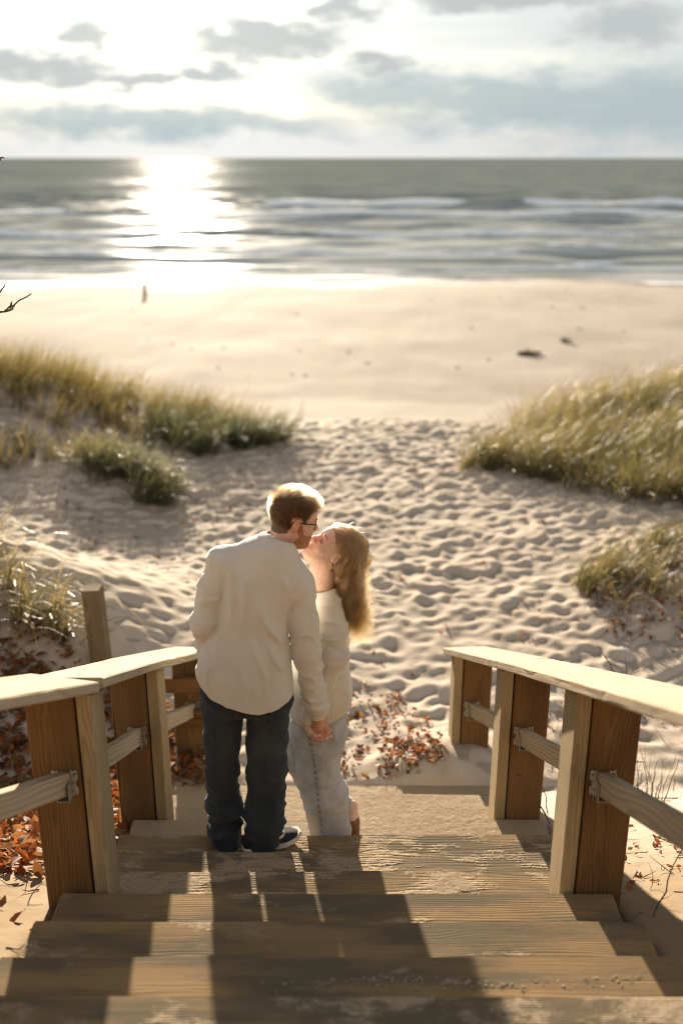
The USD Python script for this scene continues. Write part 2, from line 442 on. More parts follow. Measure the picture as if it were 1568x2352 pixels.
def stretched(lo, hi, step, far_lo, far_hi, growth=1.07):
    core = np.arange(lo, hi + step / 2, step)
    up, s = [core[-1]], step
    while up[-1] < far_hi:
        s *= growth
        up.append(up[-1] + s)
    dn, s = [core[0]], step
    while dn[-1] > far_lo:
        s *= growth
        dn.append(dn[-1] - s)
    return np.concatenate([dn[:0:-1], core, up[1:]])


GX, GY = stretched(-6.4, 6.0, .031, -260, 260, 1.06), stretched(1.6, 17.5, .031, -34, 75, 1.06)


def make_ground():
    X, Y = np.meshgrid(GX, GY)
    Z = ground_base(X, Y)
    rng = np.random.default_rng(11)
    F = np.zeros_like(Z)
    # trodden sand: overlapping footprints, each a hollow with a soft rim
    n = 13000
    ys = 5.3 + 11.4 * rng.random(n) ** 0.9
    width = np.interp(ys, [5.3, 7, 9, 13, 17], [1.5, 2.6, 3.6, 4.0, 3.2])
    xs = np.interp(ys, [5, 9, 13, 17], [0.25, 0.2, 0.3, 0.75]) + rng.normal(0, .62, n) * width
    ang = rng.normal(np.pi / 2, .75, n)
    for i in range(n):
        L, Wd, D = rng.uniform(.05, .145), rng.uniform(.038, .080), rng.uniform(.008, .030)
        R = L * 1.9
        i0, i1 = np.searchsorted(GX, [xs[i] - R, xs[i] + R]); j0, j1 = np.searchsorted(GY, [ys[i] - R, ys[i] + R])
        if i1 - i0 < 3 or j1 - j0 < 3:
            continue
        dx, dy = X[j0:j1, i0:i1] - xs[i], Y[j0:j1, i0:i1] - ys[i]
        c, s = math.cos(ang[i]), math.sin(ang[i])
        q = np.sqrt(((dx * c + dy * s) / L) ** 2 + ((-dx * s + dy * c) / Wd) ** 2)
        hole = -D * np.exp(-(q ** 3) * .8)
        rim = .55 * D * np.exp(-((q - 1.45) / .38) ** 2)
        k = np.exp(-(q / 1.25) ** 4)
        F[j0:j1, i0:i1] = F[j0:j1, i0:i1] * (1 - .9 * k) + hole + rim
    F = gaussian_filter(F, 0.9)
    F = np.clip(F, -.09, .075) * (.45 + 1.0 * meshkit.fbm(np.stack([X * .8, Y * .8, 0 * X], -1), 2, 17)) * .9
    lane = 1 - sstep(Y, 15.8, 17.0)
    F *= lane
    # wind and small feet everywhere else near the path
    lumps = (meshkit.fbm(np.stack([X * 2.6, Y * 2.6, 0 * X], -1), 3, 9) - .5) * .075 + (meshkit.fbm(np.stack([X * 7, Y * 7, 0 * X], -1), 2, 3) - .5) * .03
    small = (meshkit.fbm(np.stack([X * 9, Y * 9, 0 * X], -1), 3, 21) - .5) * .02
    wild = sstep(Y, 4.6, 6.5) * (1 - sstep(Y, 17.5, 20.5))
    Z = Z + F + lumps * wild + small * (1 - sstep(Y, 7, 12)) * sstep(np.abs(X), 1.0, 1.25)
    beach = sstep(Y, 18, 22)
    Z = Z + beach * ((meshkit.fbm(np.stack([X * .25, Y * .12, 0 * X], -1), 3, 31) - .5) * .24 + (meshkit.fbm(np.stack([X * 1.2, Y * .8, 0 * X], -1), 3, 33) - .5) * .05)
    # keep the sand under the treads, and drift it over the lowest ones
    under = (1 - sstep(np.abs(X + .01), 1.03, 1.13)) * (1 - sstep(Y, 5.20, 5.42))
    Z = Z - under * .16
    Z = Z - (1 - sstep(np.abs(X), 1.2, 1.6)) * .03 * (1 - sstep(Y, 3.0, 4.2))
    Z = Z + bump2(X, Y, .70, 5.66, .42, .34) * .135 * (1 - under)
    return X, Y, Z


GXX, GYY, GZZ = make_ground()
ground_at = RegularGridInterpolator((GY, GX), GZZ, bounds_error=False, fill_value=None)


def gz(x, y):
    return ground_at(np.stack([np.asarray(y, float), np.asarray(x, float)], -1))


gm = part('sand_ground', (np.stack([GXX.ravel(), GYY.ravel(), GZZ.ravel()], 1), grid_faces(len(GY), len(GX))), M['sand'], smooth=True)
tag(gm, 'pale trodden sand running from the steps down to the flat beach', kind='structure')


# ---------------------------------------------------------------- lake
def make_lake():
    lx, ly = stretched(-46, 46, .42, -9000, 9000, 1.10), stretched(47.5, 150, .24, 46, 26000, 1.07)
    X, Y = np.meshgrid(lx, ly)
    Z = np.zeros_like(X)
    rng = np.random.default_rng(5)
    fade = 1 / (1 + ((Y - 50) / 190) ** 2)
    shoal = sstep(Y, 50, 58)
    for i in range(26):
        L = rng.uniform(1.6, 11)
        a = rng.normal(np.pi / 2, .42)
        k = 2 * np.pi / L
        ph = k * (X * math.cos(a) + Y * math.sin(a)) + rng.uniform(0, 6.28) + 2.2 * meshkit.noise(np.stack([X / (L * 3), Y / (L * 3), 0 * X + i], -1))
        Z += L * .0052 * (np.sin(ph) + .25 * np.sin(2 * ph)) * fade * (.18 + .42 * shoal + .4 * sstep(Y, 70, 140)) * (L < 600 / np.maximum(Y, 1) * 12)
    foam = np.zeros_like(X)
    # breaking rollers, drawn by where their crests stand, their height and their foam
    for n, (y0, h, w, f) in enumerate([(137, .5, 2.4, 1.15), (124, .26, 1.6, .5), (113, .40, 1.9, .95), (96, .24, 1.5, .45), (88, .16, 1.1, .4), (81, .34, 1.1, .7), (75.5, .16, .8, .5), (71, .26, .9, .75), (66.5, .26, .8, .8), (62.5, .14, .6, .5), (59.5, .22, .7, .85), (55.5, .15, .55, .85), (52.5, .06, .45, .8)]):
        wig = (meshkit.fbm(np.stack([X[0] * .022, 0 * X[0] + n * 3.3, 0 * X[0]], -1), 4, 40 + n) - .5) * (3 + y0 * .07)
        amp = sstep(meshkit.fbm(np.stack([X[0] * .028 + n * 5, 0 * X[0], 0 * X[0]], -1), 3, 60 + n), .34, .62)
        d = Y - (y0 + wig)[None]
        prof = np.where(d < 0, np.exp(-(d / (w * .5)) ** 2), np.exp(-(d / (w * 1.5)) ** 2))
        Z += h * amp * prof
        brk = sstep(meshkit.fbm(np.stack([X[0] * .05 + n * 9, 0 * X[0], 0 * X[0]], -1), 4, 80 + n), .34, .56)
        foam = np.maximum(foam, f * amp * brk * np.exp(-((d + w * .25) / (w * .62)) ** 2))
    Z = Z * (1 - .85 * (1 - sstep(Y, 48.5, 52.5)))
    edge = (meshkit.fbm(np.stack([X[0] * .05, 0 * X[0], 0 * X[0]], -1), 4, 99) - .5) * 5
    d = Y - (50.0 + edge)[None]
    foam = np.maximum(foam, .75 * np.exp(-(d / .55) ** 2))
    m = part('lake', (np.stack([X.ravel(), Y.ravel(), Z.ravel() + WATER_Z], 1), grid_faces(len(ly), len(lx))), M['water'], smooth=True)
    colors(m, 'foam', foam.ravel())
    tag(m, 'wide grey lake with low breaking waves and glittering sun', kind='structure')


make_lake()

# ---------------------------------------------------------------- steps
def build_steps():
    t = thing('staircase', 'weathered timber steps dusted with sand leading down to the beach', 'stairs', (0, nose(3)[0], nose(3)[1]))
    o = np.array([0, nose(3)[0], nose(3)[1]])
    rng = np.random.default_rng(3)
    for k in range(-2, 11):
        y, z = nose(k)
        wide = 2.17 + rng.uniform(-.02, .02) + (.12 if k < 1 else 0)
        m = rounded_box((wide, .335, RISE - .008), r=.007, wobble=.010, cuts=(26, 1, 1), seed=k)
        f = frame_of(np.array([-.01 + rng.uniform(-.01, .01), y - .1675 + rng.uniform(-.004, .004), z - (RISE - .008) / 2 + rng.uniform(-.003, .003)]) - o, (1, rng.uniform(-.004, .004), rng.uniform(-.002, .002)), (0, 0, 1))
        part('step', m, M['step_sandy'] if k >= 7 else M['step_mid'] if k in (4, 5, 6, 0) else M['step'], t, smooth=25, frame=f)


build_steps()


# ---------------------------------------------------------------- railings
SLOPE = RISE / RUN
CAP_Z = lambda y: 1.332 - SLOPE * (y - 3.2)               # underside of the hand rail


def swept_board(points, width, thick, r=.006):
    """A board lying on a polyline of (x, y, z) top-centre points, mitred at its bends."""
    p = np.asarray(points, float)
    seg = np.diff(p[:, :2], axis=0); seg /= np.linalg.norm(seg, axis=1, keepdims=True)
    prof = np.array([(-width / 2 + r, 0), (width / 2 - r, 0), (width / 2, -r), (width / 2, -thick + r), (width / 2 - r, -thick), (-width / 2 + r, -thick), (-width / 2, -thick + r), (-width / 2, -r)])
    rings = []
    for i in range(len(p)):
        t = seg[max(i - 1, 0)] + seg[min(i, len(seg) - 1)]
        t /= np.linalg.norm(t)
        side = np.array([t[1], -t[0]]) / max(.5, t @ seg[min(i, len(seg) - 1)])
        rings.append(np.column_stack([p[i, :2] + prof[:, :1] * side, p[i, 2] + prof[:, 1]]))
    v, f, n = np.vstack(rings), [], len(p)
    for i in range(n - 1):
        for k in range(8):
            a, b = i * 8 + k, i * 8 + (k + 1) % 8
            f += [(a, b + 8, b), (a, a + 8, b + 8)]
    for k in range(1, 7):
        f += [(0, k, k + 1), ((n - 1) * 8, (n - 1) * 8 + k + 1, (n - 1) * 8 + k)]
    m = trimesh.Trimesh(v, np.array(f), process=False)
    m.fix_normals()
    return m


def local(m, fr):
    m = m.copy(); m.apply_transform(np.linalg.inv(fr)); return m


def bracket_mesh(s):
    """Joist hanger around a rail 40 x 92 mm that runs to +y from the post's face at y = 0; s = +1 or -1 mirrors it."""
    def plate(x0, x1, y0, y1, z0, z1):
        b = trimesh.creation.box((x1 - x0, y1 - y0, z1 - z0)); b.apply_translation(((x0 + x1) / 2, (y0 + y1) / 2, (z0 + z1) / 2)); return b
    t = .0025
    ms = [plate(-.0235, -.021, -.045, 0, -.052, .020), plate(.021, .0235, -.045, 0, -.052, .020), plate(-.0235, .0235, -.045, 0, -.0545, -.052)]
    for sg in (-1, 1):
        # the nailing flange has scalloped edges
        from shapely.geometry import Polygon, Point
        f = Polygon([(.0236, -.054), (.046, -.048), (.050, -.018), (.042, -.010), (.042, .012), (.050, .022), (.050, .050), (.043, .062), (.034, .054), (.0236, .060)])
        f = f.difference(Point(.05, .0).buffer(.009)).difference(Point(.038, -.045).buffer(.004)).difference(Point(.04, .042).buffer(.004))
        e = trimesh.creation.extrude_polygon(f, t, engine='earcut')
        v = e.vertices.copy()
        e.vertices = np.column_stack([v[:, 0] * sg, -v[:, 2] - .0005, v[:, 1]])
        e.fix_normals()
        ms.append(e)
    return join(ms)


def railing(side, label, posts, joints, worn):
    """side: -1 left, +1 right. posts: (inner x, y of the near face, foot z); joints: cap polylines by post index."""
    x0, y0, _ = posts[1]
    t = thing('railing', label, 'railing', (x0, y0, CAP_Z(y0) - .95))
    o = np.array([x0, y0, CAP_Z(y0) - .95])
    rng = np.random.default_rng(20 + side)
    for i, (ix, py, foot) in enumerate(posts):
        # thick timber with an inner board, coloured paler for the light its face catches
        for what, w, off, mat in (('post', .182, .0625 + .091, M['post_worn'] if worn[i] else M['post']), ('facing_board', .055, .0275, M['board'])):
            h = CAP_Z(py) - foot
            dep = .19 - (.004 if what == 'post' else 0)
            m = rounded_box((h, w, dep), r=.005, wobble=.004, cuts=(8, 1, 1), seed=i * 7 + side)
            v = m.vertices
            top = v[:, 0] > h / 2 - .03
            # local axes: x up, y across, z towards +y (cross of z and x gives y)
            fr = np.eye(4)
            fr[:3, 0], fr[:3, 1], fr[:3, 2] = (0, 0, 1), (1, 0, 0), (0, 1, 0)
            fr[:3, 3] = np.array([ix + side * off, py + .095, foot + h / 2]) - o
            v[top, 0] -= SLOPE * (v[top, 2] + .095) + .0
            if what == 'facing_board':
                v[top, 0] -= .004 + .012 * rng.random()
            m.vertices = v
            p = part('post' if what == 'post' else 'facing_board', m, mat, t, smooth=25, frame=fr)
    for line, cut in joints:
        pts = []
        for (cx, cy) in line:
            pts.append((cx, cy, CAP_Z(cy) + .046))
        pts = np.array(pts)
        # a few stations along the board keep it slightly uneven
        dense = [pts[0]]
        for a, b in zip(pts[:-1], pts[1:]):
            for s in np.linspace(0, 1, 9)[1:]:
                dense.append(a + (b - a) * s + (np.array([rng.normal(0, .0005), 0, rng.normal(0, .0005)]) if s < 1 else 0))
        m = swept_board(dense, .285, .046)
        fr = frame_of(pts[0] - o, pts[-1] - pts[0], (0, 0, 1))
        m.vertices = m.vertices - o
        part('hand_rail', local(m, fr), M['cap'], t, smooth=25, frame=fr)
    for i in range(len(posts) - 1):
        (xa, ya, _), (xb, yb, _) = posts[i], posts[i + 1]
        ex = side * .122
        a = np.array([xa + ex, ya + .191, CAP_Z(ya + .191) - .395]) - o
        b = np.array([xb + ex, yb - .003, CAP_Z(yb) - .395]) - o
        L = np.linalg.norm(b - a)
        m = rounded_box((L, .04, .092), r=.004, wobble=.004, cuts=(10, 1, 1), seed=i + 50)
        part('lower_rail', m, M['rail'], t, smooth=25, frame=frame_of((a + b) / 2, b - a, (0, 0, 1)))
        fr = np.eye(4); fr[:3, 3] = b + [0, 0, 0]
        part('bracket', bracket_mesh(side), M['zinc'], t, frame=fr)
    return t, o


R_POSTS = [(.92, 1.42, .8), (.862, 3.2, .05), (.812, 4.44, -.5), (.726, 5.684, -1.0)]
L_POSTS = [(-1.31, 1.6, .7), (-.920, 3.2, .05), (-.926, 4.44, -.5), (-.845, 5.684, -1.0)]
c = .112
railing(1, 'right hand timber railing of brown posts with a pale flat hand rail', R_POSTS, [([(.915 + c, 1.25), (.862 + c, 3.2), (.812 + c - .003, 4.50)], 0), ([(.812 + c - .003, 4.504), (.726 + c - .02, 5.93)], 0)], (0, 0, 0, 0))
lt, lo = railing(-1, 'left hand timber railing, its hand rail bending beside the man', L_POSTS, [([(-1.38 - c, 1.35), (-.925 - c, 3.296)], 0), ([(-.922 - c, 3.302), (-.926 - c, 4.5), (-.845 - c, 5.9)], 0)], (0, 0, 1, 1))
for (za, zb, xa, xb, yy) in ((-.055, .05, -1.36, -.80, 5.61), (-.30, -.19, -1.36, -.80, 5.62)):
    fr = np.eye(4); fr[:3, 3] = np.array([(xa + xb) / 2, yy, (za + zb) / 2]) - lo
    part('cross_board', rounded_box((xb - xa, .05, zb - za), wobble=.006, cuts=(6, 1, 1)), M['post'], lt, smooth=25, frame=fr)


def lone_post():
    x, y, top, w = -1.755, 6.5, .275, .128
    foot = -1.0
    t = thing('wooden_post', 'square weathered post standing alone in the dune grass behind the left railing', 'post', (x, y, float(gz(x, y))))
    z0 = float(gz(x, y))
    m = rounded_box((top - foot, w, w), r=.006, wobble=.006, cuts=(10, 1, 1), seed=4)
    fr = frame_of((0, 0, (top + foot) / 2 - z0), (-.035, 0.01, 1), (0, 1, 0))
    part('shaft', m, M['old'], t, smooth=25, frame=fr)


lone_post()

# ---------------------------------------------------------------- bodies as distance fields, meshed with surface nets
def vlen(q):
    return np.sqrt(np.einsum('ij,ij->i', q, q))


def rcone(p, a, b, ra, rb):
    a, b = np.asarray(a, float), np.asarray(b, float)
    ab = b - a
    t = np.clip((p - a) @ ab / max(ab @ ab, 1e-12), 0, 1)
    return vlen(p - a - t[:, None] * ab) - (ra + (rb - ra) * t)


def chain(p, pts, rs, k=.02):
    d = None
    for i in range(len(pts) - 1):
        e = rcone(p, pts[i], pts[i + 1], rs[i], rs[i + 1])
        d = e if d is None else smin(d, e, k)
    return d


def ellip(p, c, r, R=None):
    q = p - np.asarray(c, float)
    if R is not None:
        q = q @ R
    r = np.asarray(r, float)
    q = q / r
    k0, k1 = vlen(q), vlen(q / r)
    return k0 * (k0 - 1) / np.maximum(k1, 1e-9)


def smin(a, b, k):
    h = np.maximum(k - np.abs(a - b), 0) / k
    return np.minimum(a, b) - h * h * k * .25


def smax(a, b, k):
    return -smin(-a, -b, k)


def stack(p, table):
    """Body of elliptical sections. table rows: z, x centre, y centre, half width, half depth."""
    t = np.asarray(table, float)
    t = t[np.argsort(t[:, 0])]
    z = p[:, 2]
    from scipy.interpolate import PchipInterpolator
    f = PchipInterpolator(t[:, 0], t[:, 1:], axis=0)(np.clip(z, t[0, 0], t[-1, 0]))
    u, v = (p[:, 0] - f[:, 0]) / f[:, 2], (p[:, 1] - f[:, 1]) / f[:, 3]
    q = (np.abs(u) ** 2.3 + np.abs(v) ** 2.3) ** (1 / 2.3)
    side = (q - 1) * np.minimum(f[:, 2], f[:, 3])
    return smax(side, np.maximum(t[0, 0] - z, z - t[-1, 0]), .02)


def seg2(x, z, pts):
    d = np.full(len(x), 9.0)
    for (x0, z0), (x1, z1) in zip(pts[:-1], pts[1:]):
        ux, uz = x1 - x0, z1 - z0
        t = np.clip(((x - x0) * ux + (z - z0) * uz) / (ux * ux + uz * uz), 0, 1)
        d = np.minimum(d, np.hypot(x - x0 - t * ux, z - z0 - t * uz))
    return d


def nz(p, s, seed=0, octaves=2):
    return meshkit.fbm(p * np.asarray(s, float), octaves, seed) - .5


def rz(p, s, seed=0):
    """Sharp creases: 0..1, 1 on the crease."""
    n = meshkit.fbm(p * np.asarray(s, float), 2, seed)
    return np.clip(1 - np.abs(n - .5) * 7, 0, 1) ** 1.5


def surface(f, lo, hi, h):
    """Mesh of f = 0 inside the box, cell size h."""
    lo, hi = np.asarray(lo, float), np.asarray(hi, float)
    B = 6
    nb = np.ceil((hi - lo) / (h * B)).astype(int)
    n = nb * B + 1
    ax = [lo[i] + h * np.arange(n[i]) for i in range(3)]
    cx = [lo[i] + h * (B * np.arange(nb[i]) + B / 2) for i in range(3)]
    C = np.stack(np.meshgrid(*cx, indexing='ij'), -1).reshape(-1, 3)
    cd = f(C)
    live = np.abs(cd) < h * B * .87 * 1.3 + .009
    V = np.repeat(np.repeat(np.repeat(np.sign(cd).reshape(nb), B, 0), B, 1), B, 2)
    V = np.pad(V, ((0, 1), (0, 1), (0, 1)), mode='edge').astype(np.float32) * h * B
    idx = np.argwhere(live.reshape(nb))
    off = np.stack(np.meshgrid(*[np.arange(B + 1)] * 3, indexing='ij'), -1).reshape(-1, 3)
    for s in range(0, len(idx), 1000):
        I = (idx[s:s + 1000, None] * B + off[None]).reshape(-1, 3)
        V[I[:, 0], I[:, 1], I[:, 2]] = f(lo + h * I)
    V[0], V[-1], V[:, 0], V[:, -1], V[:, :, 0], V[:, :, -1] = (np.maximum(V[i], 1e-4) for i in (0, -1, (slice(None), 0), (slice(None), -1), (slice(None), slice(None), 0), (slice(None), slice(None), -1)))
    S = V < 0
    m = n - 1
    acc, cnt = np.zeros((*m, 3), np.float32), np.zeros(m, np.int8)
    quads = []
    cross = []
    for a in range(3):
        sl0, sl1 = [slice(None)] * 3, [slice(None)] * 3
        sl0[a], sl1[a] = slice(0, -1), slice(1, None)
        e = np.argwhere(S[tuple(sl0)] != S[tuple(sl1)])
        e2 = e.copy(); e2[:, a] += 1
        va, vb = V[e[:, 0], e[:, 1], e[:, 2]], V[e2[:, 0], e2[:, 1], e2[:, 2]]
        pt = e.astype(np.float32); pt[:, a] += va / (va - vb)
        b, c = (a + 1) % 3, (a + 2) % 3
        cells = []
        for db, dc in ((0, 0), (-1, 0), (-1, -1), (0, -1)):
            q = e.copy(); q[:, b] += db; q[:, c] += dc
            cells.append(q)
            ok = ((q >= 0) & (q < m)).all(1)
            np.add.at(acc, tuple(q[ok].T), pt[ok])
            np.add.at(cnt, tuple(q[ok].T), 1)
        cross.append((cells, va < 0))
    used = np.argwhere(cnt > 0)
    num = np.full(m, -1, np.int64)
    num[tuple(used.T)] = np.arange(len(used))
    verts = lo + h * acc[tuple(used.T)] / cnt[tuple(used.T)][:, None]
    faces = []
    for cells, inside in cross:
        k = np.stack([num[tuple(np.clip(q, 0, m - 1).T)] for q in cells], 1)
        ok = np.all([((q >= 0) & (q < m)).all(1) for q in cells], 0) & (k >= 0).all(1)
        k, ins = k[ok], inside[ok]
        k = np.where(ins[:, None], k, k[:, ::-1])
        faces += [k[:, [0, 1, 2]], k[:, [0, 2, 3]]]
    return trimesh.Trimesh(verts, np.vstack(faces), process=False)


def rot_frame(f, u):
    """Columns: right, forward, up."""
    f = np.asarray(f, float); f = f / np.linalg.norm(f)
    u = np.asarray(u, float); u = u - f * (f @ u); u /= np.linalg.norm(u)
    return np.stack([np.cross(f, u), f, u], 1)


def head_field(q, female=False, size=1.05):
    """A head about its centre between the ears: q in (right, forward, up)."""
    s = size
    q = q / s
    x, y, z = np.abs(q[:, 0]), q[:, 1], q[:, 2]
    p = np.stack([x, y, z], 1)
    d = ellip(p, (0, -.012, .038), (.0765, .097, .090))
    d = smin(d, ellip(p, (0, .030, -.030), (.061, .066, .088)), .035)
    d = smin(d, ellip(p, (0, .048, .045), (.058, .046, .052)), .03)            # forehead
    jw = .046 if female else .054
    d = smin(d, rcone(p, (jw + .006, -.004, -.052), (.017, .066, -.098), .019, .019), .035)
    d = smin(d, ellip(p, (0, .074, -.100), (.019, .017, .016)), .03)          # chin
    d = smin(d, ellip(p, (.038, .062, -.022), (.022, .022, .026)), .025)      # cheek bone
    d = smin(d, rcone(p, (.012, .091, .024), (.040, .074, .026), .008, .008), .014)  # brow
    d = smax(d, -ellip(p, (.031, .100, .004), (.018, .016, .0125)), .012)     # socket
    d = smin(d, ellip(p, (.031, .0775, .003), (.0135, .0135, .0125)), .005)   # lid over the eye
    d = smin(d, rcone(p, (0, .090, .016), (0, .112, -.022), .0075, .0095), .012)
    d = smin(d, ellip(p, (0, .113, -.028), (.0115, .0115, .0100)), .010)
    d = smin(d, ellip(p, (.0115, .099, -.032), (.0085, .0105, .0080)), .007)
    d = smax(d, -ellip(p, (.0068, .105, -.0405), (.0035, .0055, .003)), .003)  # nostril
    d = smin(d, ellip(p, (0, .082, -.062), (.028, .016, .020)), .02)          # mouth mound
    d = smin(d, rcone(p, (0, .0985, -.0585), (.022, .086, -.0610), .0048, .0022), .006)
    d = smin(d, rcone(p, (0, .0975, -.0705), (.019, .087, -.0670), .0060, .0025), .006)
    d = smax(d, -rcone(p, (0, .1035, -.0645), (.026, .0885, -.0625), .0018, .0016), .003)
    ear = ellip(p - np.array([0.004, 0, 0]), (.0765, -.010, .000), (.0085, .019, .031), rot_frame((-.35, 1, -.1), (.12, .12, 1)))
    ear = smax(ear, -ellip(p, (.088, -.006, .004), (.007, .0105, .018)), .006)
    d = smin(d, ear, .008)
    return d * s


def skin_tone(g_):
    return g_


def skin_material(name, base, rough=.5):
    g = Graph()
    o = g.add('geometry', 'position')
    t = g.add('attribute', 'color', attribute='tone')
    n = g.noise(o, 70.0, 3.0, .6)
    col = g.mix(1.0, g.mix(g.smooth(n, .3, .7), base, tuple(np.array(base) * (.90, .80, .78))), t, 'multiply')
    nb = g.add('bump', 'normal', height=g.noise(o, 420.0, 2.0, .6), strength=.5, distance=.0006)
    return g.build(name, surface=g.add('principled_bsdf', 'BSDF', base_color=col, roughness=rough, specular_ior_level=.4, normal=nb, subsurface_weight=.18, subsurface_scale=.004, subsurface_radius=(1, .35, .2)))


def cloth_material(name, color, dark, scale=900.0, fuzz=.35, tone=None, through=.0):
    """Woven or knitted cloth: fine threads as relief, a little fuzz at grazing angles."""
    g = Graph()
    o = g.add('geometry', 'position')
    n = g.noise(o, 9.0, 4.0, .6)
    col = g.mix(g.smooth(n, .3, .7), color, dark)
    th = g.noise(g.mapping(o, scale=(1, 1, .35)), scale, 2.0, .6)
    if tone:
        t = g.add('attribute', 'fac', attribute='tone')
        col = g.mix(t, col, tone)
    col = g.mix(g.smooth(th, .35, .7, 0, .30), col, tuple(np.array(dark) * .72))
    nb = g.add('bump', 'normal', height=th, strength=.8, distance=.0012)
    bs = g.add('principled_bsdf', 'BSDF', base_color=col, roughness=.92, specular_ior_level=.15, normal=nb, sheen_weight=fuzz, sheen_roughness=.45)
    if through:
        bs = g.add('mix_closure', 'closure', fac=through, closure1=bs, closure2=g.add('translucent_bsdf', 'BSDF', color=color))
    return g.build(name, surface=bs)


def hair_material(name, color, rough=.35):
    g = Graph()
    inf = g.add('hair_info', 'intercept').split('.')[0]
    h = g.add('principled_hair_bsdf', 'BSDF', model='Chiang', parametrization='Direct coloring', color=g.mix(inf + '.intercept', tuple(np.array(color) * .8), tuple(np.minimum(1, np.array(color) * 1.35))), roughness=rough, radial_roughness=.5, random_roughness=.2, random_color=.25)
    return g.build(name, surface=h)


def strands(name, lines, width, mat, parent, taper=True):
    c = UsdGeom.BasisCurves.Define(stage, path_for(name, str(parent.GetPath())))
    c.CreateTypeAttr('linear')
    pts = np.vstack(lines).astype(np.float32)
    c.CreatePointsAttr(Vt.Vec3fArray.FromNumpy(pts))
    c.CreateCurveVertexCountsAttr(Vt.IntArray.FromNumpy(np.array([len(l) for l in lines], np.int32)))
    w = np.concatenate([width * (np.linspace(1, .35, len(l)) if taper else np.ones(len(l))) for l in lines]).astype(np.float32)
    c.CreateWidthsAttr(Vt.FloatArray.FromNumpy(w))
    c.SetWidthsInterpolation('vertex')
    UsdShade.MaterialBindingAPI.Apply(c.GetPrim()).Bind(mat)
    return c


def gradient(f, p, e=.002):
    g = np.stack([f(p + e * np.eye(3)[i]) - f(p - e * np.eye(3)[i]) for i in range(3)], 1)
    return g / np.maximum(np.linalg.norm(g, axis=1, keepdims=True), 1e-9)

# ---------------------------------------------------------------- the man
M['skin_man'] = skin_material('fair_skin', (0.56, 0.345, 0.235))
M['white_knit'] = cloth_material('off_white_jersey', (0.74, 0.71, 0.665), (0.69, 0.655, 0.605), 700, .3, tone=(.6, .55, .48), through=.06)
M['dark_denim'] = cloth_material('dark_denim', (0.034, 0.042, 0.048), (0.020, 0.026, 0.032), 800, .12, tone=(.085, .08, .07))
M['ginger_hair'] = hair_material('ginger_brown_hair', (0.090, 0.058, 0.031))
M['beard_hair'] = hair_material('ginger_beard_hair', (0.19, 0.095, 0.038))
M['black_plastic'] = plain('black_frame_plastic', (0.015, 0.015, 0.016), .25, .5)
M['silver'] = plain('silver_chain', (0.72, 0.66, 0.58), .25, .5, 1.0)
M['gold'] = plain('gold_ring', (0.85, 0.62, 0.28), .25, .5, 1.0)
M['black_mesh'] = plain('black_knit_shoe', (0.018, 0.018, 0.020), .85, .25, noise=(60, (.03, .028, .027)), bump=(900, .001))
M['sole'] = plain('off_white_sole', (0.62, 0.55, 0.46), .7, .3, noise=(40, (.45, .38, .3)))
M['mark'] = plain('pale_shoe_mark', (0.60, 0.55, 0.48), .5, .4)
M['thread'] = plain('jeans_thread', (0.075, 0.06, 0.045), .8, .2)

MH = np.array((-0.219, 4.200, 1.633))
MR = rot_frame((math.sin(math.radians(70)) * .955, math.cos(math.radians(70)) * .955, -.24), (.10, .0, 1))
man_head = lambda p: head_field((p - MH) @ MR)
L_SH, L_EL, L_WR = np.array((-0.534, 4.120, 1.453)), np.array((-0.620, 4.060, 1.194)), np.array((-0.633, 4.220, 0.906))
R_SH, R_EL, R_WR = np.array((-0.193, 4.120, 1.330)), np.array((-0.162, 4.100, 1.026)), np.array((-0.114, 4.150, 0.664))
NECK0 = np.array((-0.302, 4.120, 1.520))
# z, x, y, half width, half depth of the jersey
TORSO = [(.66, -.440, 4.085, .205, .130), (.80, -.441, 4.085, .214, .140), (.90, -.444, 4.085, .217, .138), (1.02, -.441, 4.09, .209, .130), (1.13, -.424, 4.10, .180, .124), (1.25, -.402, 4.11, .168, .126),
         (1.36, -.380, 4.12, .180, .122), (1.43, -.358, 4.125, .176, .106), (1.48, -.342, 4.13, .126, .084), (1.525, -.322, 4.14, .078, .062)]
BACK_FOLDS = [([(-0.540, 1.445), (-0.554, 1.327), (-0.569, 1.206)], .016, .012), ([(-0.491, 1.466), (-0.494, 1.197)], .015, .012), ([(-0.368, 1.398), (-0.359, 1.299), (-0.303, 1.150)], .016, .013),
              ([(-0.258, 1.439), (-0.230, 1.350)], .016, .012), ([(-0.343, 1.250), (-0.252, 1.089)], .014, .013), ([(-0.481, 1.176), (-0.459, 1.023), (-0.424, 0.890)], .012, .016), ([(-0.396, 1.154), (-0.339, 0.944)], .014, .014),
              ([(-0.329, 1.132), (-0.264, 0.968)], .014, .013), ([(-0.430, 1.429), (-0.428, 1.240)], .009, .014), ([(-0.614, 1.067), (-0.605, 0.912)], .012, .013), ([(-0.559, 1.154), (-0.559, 0.979)], .010, .013)]


